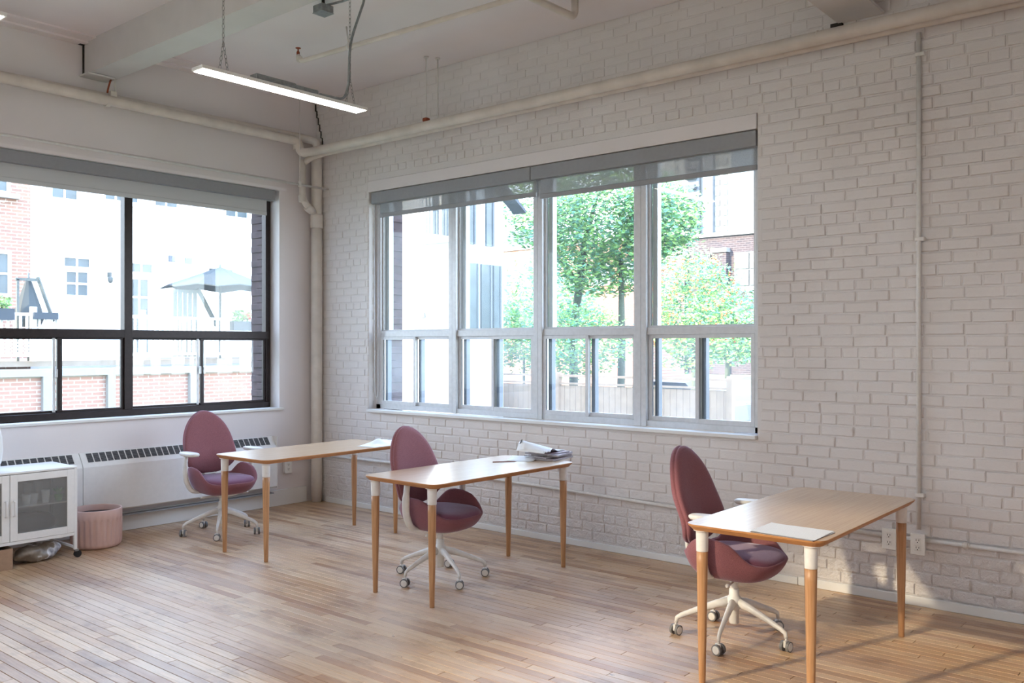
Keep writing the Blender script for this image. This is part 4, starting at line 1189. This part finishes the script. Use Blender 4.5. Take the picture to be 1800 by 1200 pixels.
# townhouse row beyond the dark-framed window
th = thing('townhouse', 'white sided townhouse beyond the dark-framed window', 'house', (5.6, 13.5, GZ))
def rel(mb, o): return mb.xf(Matrix.Translation(-Vector(o.location)))
def part(name, mb, mat, o, **k): return rel(mb, o).build(name, mat, o, **k)
part('wall', MB().box(2.21, 11.6, 12.6, 15, GZ, 7.4), 'white_siding', th)
def thw(*a, **k):
    o = ext_window(th, *a, **k)
    o.location = -Vector(th.location)
thw(2.98, 3.51, 3.28, 3.46, 12.6, 2, 1, trimw=0.05)
thw(3.02, 3.47, 2.66, 3.16, 12.6, 2, 2, trimw=0.05)
thw(2.72, 3.24, 4.74, 5.6, 12.6, 2, 2)
thw(3.87, 4.62, 4.84, 5.7, 12.6, 3, 2)
thw(6.91, 7.52, 4.80, 5.6, 12.6, 2, 2)
thw(5.05, 5.6, 4.84, 5.7, 12.6, 2, 2)
thw(4.46, 4.97, 3.25, 3.44, 12.6, 2, 1, trimw=0.05)
thw(6.44, 7.10, 3.05, 3.45, 12.6, 2, 1)
thw(4.46, 4.87, 1.40, 3.08, 12.6, 2, 4, trimw=0.05)
for (a, b, c, d) in ((5.41, 5.57, 3.55, 3.69), (5.83, 6.00, 3.53, 3.67)):
    v_ = part('vent', MB().box(a, b, 12.56, 12.6, c, d), 'tower_grey', th)
part('wall_lamp', MB().lathe([(0.02, 2.96), (0.05, 3.0), (0.055, 3.08), (0.02, 3.10)], 3.965, 12.5, 10).box(3.94, 3.99, 12.5, 12.6, 3.10, 3.20), 'weathered_wood', th)
part('roof', MB().box(2.2, 11.7, 12.3, 15.2, 7.4, 7.7), 'roof_grey', th)
bh = thing('brick_house', 'orange brick house at the far left beyond the dark-framed window', 'house', (0, 13, GZ))
part('wall', MB().box(-2.6, 2.20, 12.35, 15, GZ, 7.4), 'orange_brick', bh)
for a in ((0.9, 1.74, 2.62, 3.42), (0.9, 1.72, 4.70, 5.6)):
    o = ext_window(bh, a[0], a[1], a[2], a[3], 12.35, 2, 2, trimw=0.07); o.location = -Vector(bh.location)
part('window_sill', MB().box(0.8, 1.95, 12.22, 12.35, 4.56, 4.66), 'stone_cap', bh)

nb = thing('sun_blocker', 'unseen block added to keep the low sun out of the back window', 'building', (-13, 7, GZ))
part('wall', MB().box(-17, -9.5, 1.0, 12, GZ, 10), 'ext_white', nb)  # added out of view only to block sun from the back window

# raised deck, retaining wall, railing
dk = thing('raised_deck', 'raised timber deck behind the white railing', 'deck', (3, 11, GZ))
part('deck_floor', MB().box(-2.5, 7.9, 9.6, 12.3, 1.18, 1.28), 'deck_boards', dk)
rw = thing('retaining_wall', 'low pale brick retaining wall below the deck', 'wall', (3, 9.1, GZ))
part('wall', MB().box(-4, 7.8, 9.02, 9.4, GZ, 1.02), 'wall_brick_pale', rw)
part('coping', MB().box(-4, 7.85, 8.94, 9.48, 1.02, 1.14), 'stone_cap', rw)
for xx in (1.11, 2.25, -0.6, 3.9, 5.4): part('pier', MB().box(xx-0.07, xx+0.07, 8.92, 9.04, GZ, 1.02), 'stone_cap', rw)
rl = thing('deck_railing', 'white deck railing with square balusters beyond the dark-framed window', 'railing', (2.5, 9.5, 1.28))
part('rail', MB().box(-1.5, 5.05, 9.46, 9.54, 2.09, 2.14), 'ext_white', rl)
part('rail', MB().box(-1.5, 5.05, 9.47, 9.53, 1.36, 1.41), 'ext_white', rl)
pst = MB().box(0, 0.09, 0, 0.09, 0, 0.97).mesh('post', 'ext_white')
for xx in (-0.9, 1.06, 1.50, 3.1, 4.95):
    o = bpy.data.objects.new('post', pst); C.objects.link(o); o.parent = rl; o.location = (xx-2.5, -0.045, 0.0)
bal = MB().box(0, 0.035, 0, 0.035, 0, 0.68).mesh('baluster', 'ext_white')
xx = -0.7
while xx < 4.9:
    if not (1.55 < xx < 2.7):
        o = bpy.data.objects.new('baluster', bal); C.objects.link(o); o.parent = rl; o.location = (xx-2.5, -0.017, 0.13)
    xx += 0.105
lt = MB()
for k in range(-4, 26):
    for s_ in (-1, 1):
        x_ = -0.3+k*0.06
        lt.add([(x_, 9.44, 1.40), (x_+0.02, 9.44, 1.40), (x_+0.02+s_*0.26, 9.44, 1.66), (x_+s_*0.26, 9.44, 1.66)], [(0, 1, 2, 3)])
part('lattice', lt, 'ext_white', rl, kind='stuff')
part('cover', MB().box(1.08, 1.50, 9.40, 9.45, 2.03, 2.15), 'planter_grey', rl, label='blue grey cloth over the rail')

# big umbrella and wooden divider
um = thing('patio_umbrella', 'open grey patio umbrella on the deck', 'umbrella', (5.16, 10.0, 1.28))
cn = MB(); n = 8; R1 = 1.22
for k in range(n):
    a0 = 2*PI*k/n+0.2; a1 = 2*PI*(k+1)/n+0.2; am = (a0+a1)/2
    apex = Vector((0, 0, 1.98)); p0 = Vector((R1*math.cos(a0), R1*math.sin(a0), 1.50)); p1 = Vector((R1*math.cos(a1), R1*math.sin(a1), 1.50)); pm = Vector((R1*0.90*math.cos(am), R1*0.90*math.sin(am), 1.56))
    d_ = Vector((0, 0, -0.02))
    cn.add([apex, p0, pm, p1, apex+d_, p0+d_, pm+d_, p1+d_], [(0, 1, 2), (0, 2, 3), (4, 6, 5), (4, 7, 6), (1, 5, 6, 2), (2, 6, 7, 3)])
cn.build('canopy', 'umbrella_cloth', um)
MB().tube([(0, 0, 0), (0, 0, 2.04)], 0.025, 8).build('pole', 'weathered_wood', um)
dv = thing('privacy_screen', 'grey slatted wood privacy screen with diagonal brace by the umbrella', 'screen', (4.2, 9.75, 1.28))
sl = MB().box(0, 0.085, 0, 0.02, 0, 1.38).mesh('slat', 'weathered_wood')
for k in range(5):
    o = bpy.data.objects.new('slat', sl); C.objects.link(o); o.parent = dv; o.location = (-0.27+k*0.112, 0, 0.05)
MB().box(-0.28, 0.30, -0.02, 0.0, 1.36, 1.43).build('rail', 'weathered_wood', dv)
MB().tube([(0.28, 0, 1.46), (0.72, 0, 0.70)], 0.05, 4, smooth=False).build('brace', 'weathered_wood', dv)
cu = thing('closed_umbrella', 'closed grey umbrella leaning in its wooden frame on the deck', 'umbrella', (1.16, 9.85, 1.28))
MB().lathe([(0.20, 0.62), (0.26, 0.75), (0.22, 0.95), (0.12, 1.25), (0.05, 1.46), (0.01, 1.52)], 0, 0, 10, smooth=False).build('canopy', 'umbrella_cloth', cu)
MB().tube([(0, 0, 0), (0, 0, 1.6)], 0.02, 8).build('pole', 'weathered_wood', cu)
sf = thing('wooden_frame', 'weathered A-shaped wooden frame beside the closed umbrella', 'frame', (1.2, 9.7, 1.28))
MB().tube([(0.06, 0, 1.52), (0.34, 0, 0.72)], 0.035, 4, smooth=False).build('brace', 'weathered_wood', sf)
MB().box(-0.32, 0.08, -0.02, 0.02, 1.44, 1.49).build('rail', 'weathered_wood', sf)
MB().box(-0.30, -0.26, -0.02, 0.02, 0.0, 1.46).build('post', 'weathered_wood', sf)

def leaves(n, cx, cy, cz, rx, ry, rz, size, seed, mats, shell=0.35, keep=None):
    rb = random.Random(seed); mb = MB()
    for i in range(n):
        while True:
            x_, y_, z_ = rb.uniform(-1, 1), rb.uniform(-1, 1), rb.uniform(-1, 1)
            q = x_*x_+y_*y_+z_*z_
            if shell*shell < q < 1 and (rb.random() < 0.4+0.6*q): break
        lump = 1+0.16*math.sin(5*x_+seed)*math.sin(6*y_+1)*math.sin(5*z_+2)+0.10*math.sin(13*x_+9*z_)
        p = Vector((cx+x_*rx*lump, cy+y_*ry*lump, cz+z_*rz*lump))
        if keep and not keep(p): continue
        a = Vector((rb.gauss(0, 1), rb.gauss(0, 1), rb.gauss(0, 0.6))).normalized(); b = a.orthogonal().normalized()
        s_ = size*rb.uniform(0.6, 1.35)
        mb.add([p-a*s_, p+b*s_*0.45, p+a*s_, p-b*s_*0.45], [(0, 1, 2, 3)], int(rb.random()*len(mats)))
    return mb
def tree(label, x_, y_, crowns, trunks, mats, size, seed, name='tree', cat='tree'):
    r = thing(name, label, cat, (x_, y_, GZ))
    for k, c in enumerate(crowns):
        part('foliage', leaves(c[0], *c[1:7], size, seed+k, mats), mats, r, kind='stuff')
    for tk in trunks:
        part('trunk', MB().tube(tk[0], tk[1], 8), 'bark', r)
    return r
# tall tree in the middle of the wide window
tree('tall leafy green tree outside the middle of the wide window', 14.2, 6.4,
     [(15000, 14.2, 6.1, 4.9, 1.7, 1.9, 2.0), (3600, 14.6, 8.5, 5.5, 1.2, 1.3, 1.2), (4200, 13.8, 4.3, 4.7, 1.0, 1.2, 1.1)],
     [([(14.2, 7.15, GZ), (14.1, 7.1, 1.8), (14.3, 6.9, 4.2), (14.5, 6.6, 5.6)], [0.13, 0.12, 0.10, 0.04]), ([(14.2, 5.65, GZ), (14.2, 5.6, 1.8), (14.0, 5.5, 4.0)], [0.11, 0.10, 0.05]),
      ([(14.1, 7.1, 3.4), (14.3, 8.3, 4.6)], [0.06, 0.02])],
     ['leaf_green', 'leaf_cool', 'leaf_pale'], 0.075, 20)
# low shrubs behind the fence
tree('low pale green shrubs behind the fence left of the tall tree', 12.6, 7.6, [(5200, 12.8, 6.5, 1.7, 0.9, 2.1, 0.95), (2200, 12.4, 8.4, 1.9, 0.8, 0.8, 1.1)], [([(12.6, 7.6, GZ), (12.6, 7.6, 1.4)], [0.05, 0.03])], ['leaf_pale', 'leaf_green', 'leaf_cool'], 0.06, 40, 'shrub', 'shrub')
ap = tree('round crab apple tree with orange fruit outside the right end of the window', 12.2, 2.35, [(6500, 12.2, 2.45, 2.35, 1.0, 1.12, 1.35), (1500, 12.0, 1.35, 1.75, 0.6, 0.55, 0.6)], [([(12.2, 2.4, GZ), (12.2, 2.4, 1.6)], [0.07, 0.05])], ['leaf_green', 'leaf_pale', 'leaf_cool'], 0.055, 60)
fr_ = MB(); rb = random.Random(8)
for i in range(260):
    a = rb.uniform(0, 2*PI); u = rb.uniform(-0.6, 0.9); s_ = math.sqrt(1-u*u)
    c_ = Vector((12.2-abs(1.0*s_*math.cos(a)), 2.35+1.12*s_*math.sin(a), 2.3+1.3*u)); q_ = 0.028
    fr_.add([c_+Vector(v)*q_ for v in ((1,0,0),(-1,0,0),(0,1,0),(0,-1,0),(0,0,1),(0,0,-1))], [(0,2,4),(2,1,4),(1,3,4),(3,0,4),(2,0,5),(1,2,5),(3,1,5),(0,3,5)])
part('fruit', fr_, 'fruit_orange', ap, kind='stuff')
tree('distant blue green trees above the road at the far right', 51.4, 21.3, [(4200, 51.4, 21.3, 3.0, 2.4, 4.6, 2.6)], [([(51.4, 21.3, GZ), (51.4, 21.2, 3.0)], [0.2, 0.12])], ['leaf_cool', 'leaf_green'], 0.18, 70)
tree('dark green trees behind the pale house', 22, 14.2, [(4200, 22, 14.0, 3.1, 1.5, 2.2, 2.3)], [([(22, 14, GZ), (22, 14, 2.0)], [0.12, 0.08])], ['leaf_cool', 'leaf_green'], 0.11, 80)

# white sided house seen in the left bays of the wide window
wh = thing('pale_house', 'white sided house outside the left bays of the wide window', 'house', (11, 9, GZ))
part('wall', MB().box(8.0, 9.38, 5.55, 11.5, GZ, 6.3), 'white_siding', wh)
part('roof', MB().loft([[(7.7, 5.2, 6.3), (9.7, 5.2, 6.3), (9.7, 5.2, 6.42), (8.7, 5.2, 7.3), (7.7, 5.2, 6.42)], [(7.7, 11.7, 6.3), (9.7, 11.7, 6.3), (9.7, 11.7, 6.42), (8.7, 11.7, 7.3), (7.7, 11.7, 6.42)]], smooth=False), 'roof_grey', wh)
part('eave', MB().loft([[(8.9, 5.2, 5.15), (9.75, 5.2, 4.55), (9.75, 5.2, 4.48), (8.9, 5.2, 5.05)], [(8.9, 5.56, 5.15), (9.75, 5.56, 4.55), (9.75, 5.56, 4.48), (8.9, 5.56, 5.05)]], smooth=False), 'roof_grey', wh)
part('vent', MB().box(7.96, 8.0, 6.58, 6.72, 2.16, 2.27), 'tower_grey', wh)
bc = part('balcony', MB().box(7.25, 8.0, 5.62, 6.70, 3.74, 3.82), 'ext_white', wh)
for k in range(12):
    part('baluster', MB().box(7.27, 7.30, 5.66+k*0.09, 5.69+k*0.09, 3.82, 4.75), 'ext_white', wh)
part('rail', MB().box(7.25, 7.32, 5.62, 6.70, 4.74, 4.80), 'ext_white', wh)
for (y0_, y1_, z0_, z1_) in ((5.75, 6.05, 3.85, 5.6), (6.18, 6.55, 3.85, 5.6)):
    part('door', MB().box(7.96, 8.0, y0_, y1_, z0_, z1_), 'ext_pane', wh)
for (x0_, x1_, z0_, z1_) in ((8.22, 8.46, 1.9, 3.3), (8.62, 8.88, 1.9, 3.3), (9.02, 9.2, 1.9, 3.3), (8.15, 8.36, 3.7, 5.0), (8.78, 8.95, 3.7, 5.0)):
    part('window', MB().box(x0_, x1_, 5.50, 5.55, z0_, z1_), 'ext_pane', wh)
    part('shutter', MB().box(x1_+0.01, x1_+0.06, 5.48, 5.55, z0_, z1_), 'tower_grey', wh)

# far orange terrace and slate roof
ot = thing('orange_terrace', 'distant orange brick terrace behind the trees', 'house', (31, 19, GZ))
part('wall', MB().box(30, 33, 14.3, 24.5, GZ, 6.45), 'orange_brick_far', ot)
part('coping', MB().box(29.9, 33.1, 14.2, 24.6, 6.45, 6.65), 'stone_cap', ot)
part('dormer', MB().loft([[(30.3, 21.2, 6.6), (30.3, 23.9, 6.6), (30.9, 23.5, 7.6), (30.9, 21.6, 7.6)], [(33, 21.2, 6.6), (33, 23.9, 6.6), (32.4, 23.5, 7.6), (32.4, 21.6, 7.6)]], smooth=False), 'roof_grey', ot)
for yy in (19.6, 16.6, 14.9):
    part('window', MB().box(29.9, 30.0, yy, yy+1.0, 4.4, 5.5), 'ext_white', ot); part('pane', MB().box(29.86, 29.9, yy+0.12, yy+0.88, 4.5, 5.4), 'ext_pane', ot)

# purple brown brick building at right
pb = thing('brick_building', 'flat-roofed brown brick building behind the crab apple tree', 'building', (28, 8, 0.49))
part('wall', MB().box(25, 32, 3.0, 11.0, 0.49, 5.62), 'purple_brick', pb)
part('parapet', MB().box(24.88, 32.1, 2.9, 11.1, 5.62, 5.76), 'tower_concrete', pb)
for y_ in (8.25, 10.0):
    part('pilaster', MB().box(24.75, 25.0, y_-0.30, y_+0.26, 0.49, 5.1), 'purple_brick', pb)
    part('pilaster_cap', MB().box(24.68, 25.0, y_-0.34, y_+0.30, 5.0, 5.16), 'stone_cap', pb)
def bwin(y0_, y1_, z0_, z1_, ny, nz):
    fo = part('window', MB().box(24.93, 25.0, y0_, y1_, z0_, z1_), 'ext_frame_dark', pb)
    dy = (y1_-y0_-0.05)/ny; dz = (z1_-z0_-0.05)/nz
    for i in range(ny):
        for j in range(nz):
            MB().box(24.90, 24.93, y0_+0.05+i*dy, y0_+i*dy+dy, z0_+0.05+j*dz, z0_+j*dz+dz).xf(Matrix.Translation(-Vector(pb.location))).build('pane', 'ext_pane', fo)
    part('window_sill', MB().box(24.85, 25.0, y0_-0.1, y1_+0.1, z0_-0.14, z0_), 'stone_cap', pb)
bwin(5.9, 7.72, 3.70, 4.98, 3, 2); bwin(8.69, 9.30, 4.2, 4.95, 2, 2)

pb.scale = (2.2, 2.2, 2.2)
pb.location = CAM+(Vector((28, 8, 0.49))-CAM)*2.2

# apartment tower far away
tw = thing('apartment_tower', 'tall pale apartment tower far behind the brick building', 'building', (130, 62, GZ))
part('wall', MB().box(120, 140, 55.2, 67.2, GZ, 46), 'tower_concrete', tw)
part('bay', MB().box(119.2, 120, 60.2, 62.6, GZ, 46), 'tower_grey', tw)
part('bay', MB().box(119.4, 120, 57.9, 59.6, GZ, 46), 'tower_grey', tw)
zz_ = 18.2
while zz_ < 32:
    for (a, b) in ((55.7, 56.5), (57.0, 57.7)):
        part('window', MB().box(119.85, 120, a, b, zz_, zz_+0.9), 'ext_pane', tw)
    part('balcony', MB().box(118.4, 119.2, 60.5, 62.2, zz_-0.3, zz_+0.35), 'roof_grey', tw)
    part('window', MB().box(119.85, 120, 64.2, 64.8, zz_, zz_+0.8), 'ext_pane', tw)
    zz_ += 1.55

# board fence
fc = thing('board_fence', 'pale timber board fence outside the wide window', 'fence', (10.1, 5, GZ))
fb = MB().box(0, 0.02, 0, 0.135, 0, 1.50).mesh('fence_board', 'fence_wood')
yy = 0.42
while yy < 9.9:
    o = bpy.data.objects.new('fence_board', fb); C.objects.link(o); o.parent = fc
    hgt = 1.0 if yy < 6.6 else 0.86
    o.location = (-0.1, yy-5, 0); o.scale = (1, 1, hgt); yy += 0.145
for a, b, zt in ((0.42, 6.55, 0.92), (6.62, 9.9, 0.62)):
    part('rail', MB().box(9.96, 10.04, a, b, zt-0.04, zt+0.01), 'fence_wood', fc)
    part('rail', MB().box(9.97, 10.03, a, b, zt-0.20, zt-0.16), 'fence_wood', fc)
    part('rail', MB().box(10.03, 10.08, a, b, GZ+0.3, GZ+0.4), 'fence_wood', fc)
    n = int((b-a)/2.2)+1
    for k in range(n+1):
        y_ = a+(b-a)*k/n; part('post', MB().box(9.94, 10.06, y_-0.055, y_+0.055, GZ, zt+0.06), 'fence_wood', fc)

# parked car beside the end of the fence
cr_ = thing('parked_car', 'dark parked car at the end of the fence', 'car', (16.1, 5.05, GZ))
prof_ = [(-1.9, 0.35), (-1.85, 0.75), (-1.2, 0.9), (-0.7, 1.38), (0.7, 1.40), (1.3, 0.95), (1.9, 0.80), (1.95, 0.35)]
body = MB().loft([[(x_, -0.80, z_) for x_, z_ in prof_], [(x_*0.98, -0.5, z_+0.04) for x_, z_ in prof_], [(x_*0.98, 0.5, z_+0.04) for x_, z_ in prof_], [(x_, 0.80, z_) for x_, z_ in prof_]], smooth=False)
body.build('body', 'car_paint', cr_)
MB().box(-0.62, 0.62, -0.83, 0.83, 0.98, 1.30).build('side_windows', 'ext_pane', cr_)
for sx in (-1.2, 1.2):
    for sy in (-0.75, 0.75):
        MB().loft([[(sx+0.32*math.cos(2*PI*q/16), sy-0.1, 0.34+0.32*math.sin(2*PI*q/16)) for q in range(16)], [(sx+0.32*math.cos(2*PI*q/16), sy+0.1, 0.34+0.32*math.sin(2*PI*q/16)) for q in range(16)]], smooth=False).build('wheel', 'rubber_black', cr_)
cr_.rotation_euler = (0, 0, PI/2)

# deck planters
def flower_box(label, x_, y_, z_, w_, flowers):
    r = thing('planter_box', label, 'planter', (x_, y_, z_))
    MB().box(-w_/2, w_/2, -0.10, 0.10, 0, 0.20).build('box', 'planter_grey', r)
    leaves(260, 0, 0, 0.30, w_*0.45, 0.14, 0.16, 0.045, 3, ['leaf_pale', 'leaf_green'], 0.0).build('foliage', ['leaf_pale', 'leaf_green'], r, kind='stuff')
    if flowers: leaves(60, w_*0.25, -0.05, 0.30, w_*0.2, 0.10, 0.08, 0.03, 6, ['flower_red'], 0.0).build('flowers', 'flower_red', r, kind='stuff')
flower_box('grey deck planter with red flowers and leaves beside the umbrella', 5.39, 9.55, 1.88, 0.5, True)
flower_box('leafy deck planter hooked on the railing at the left edge', 0.50, 9.38, 2.0, 0.42, False)
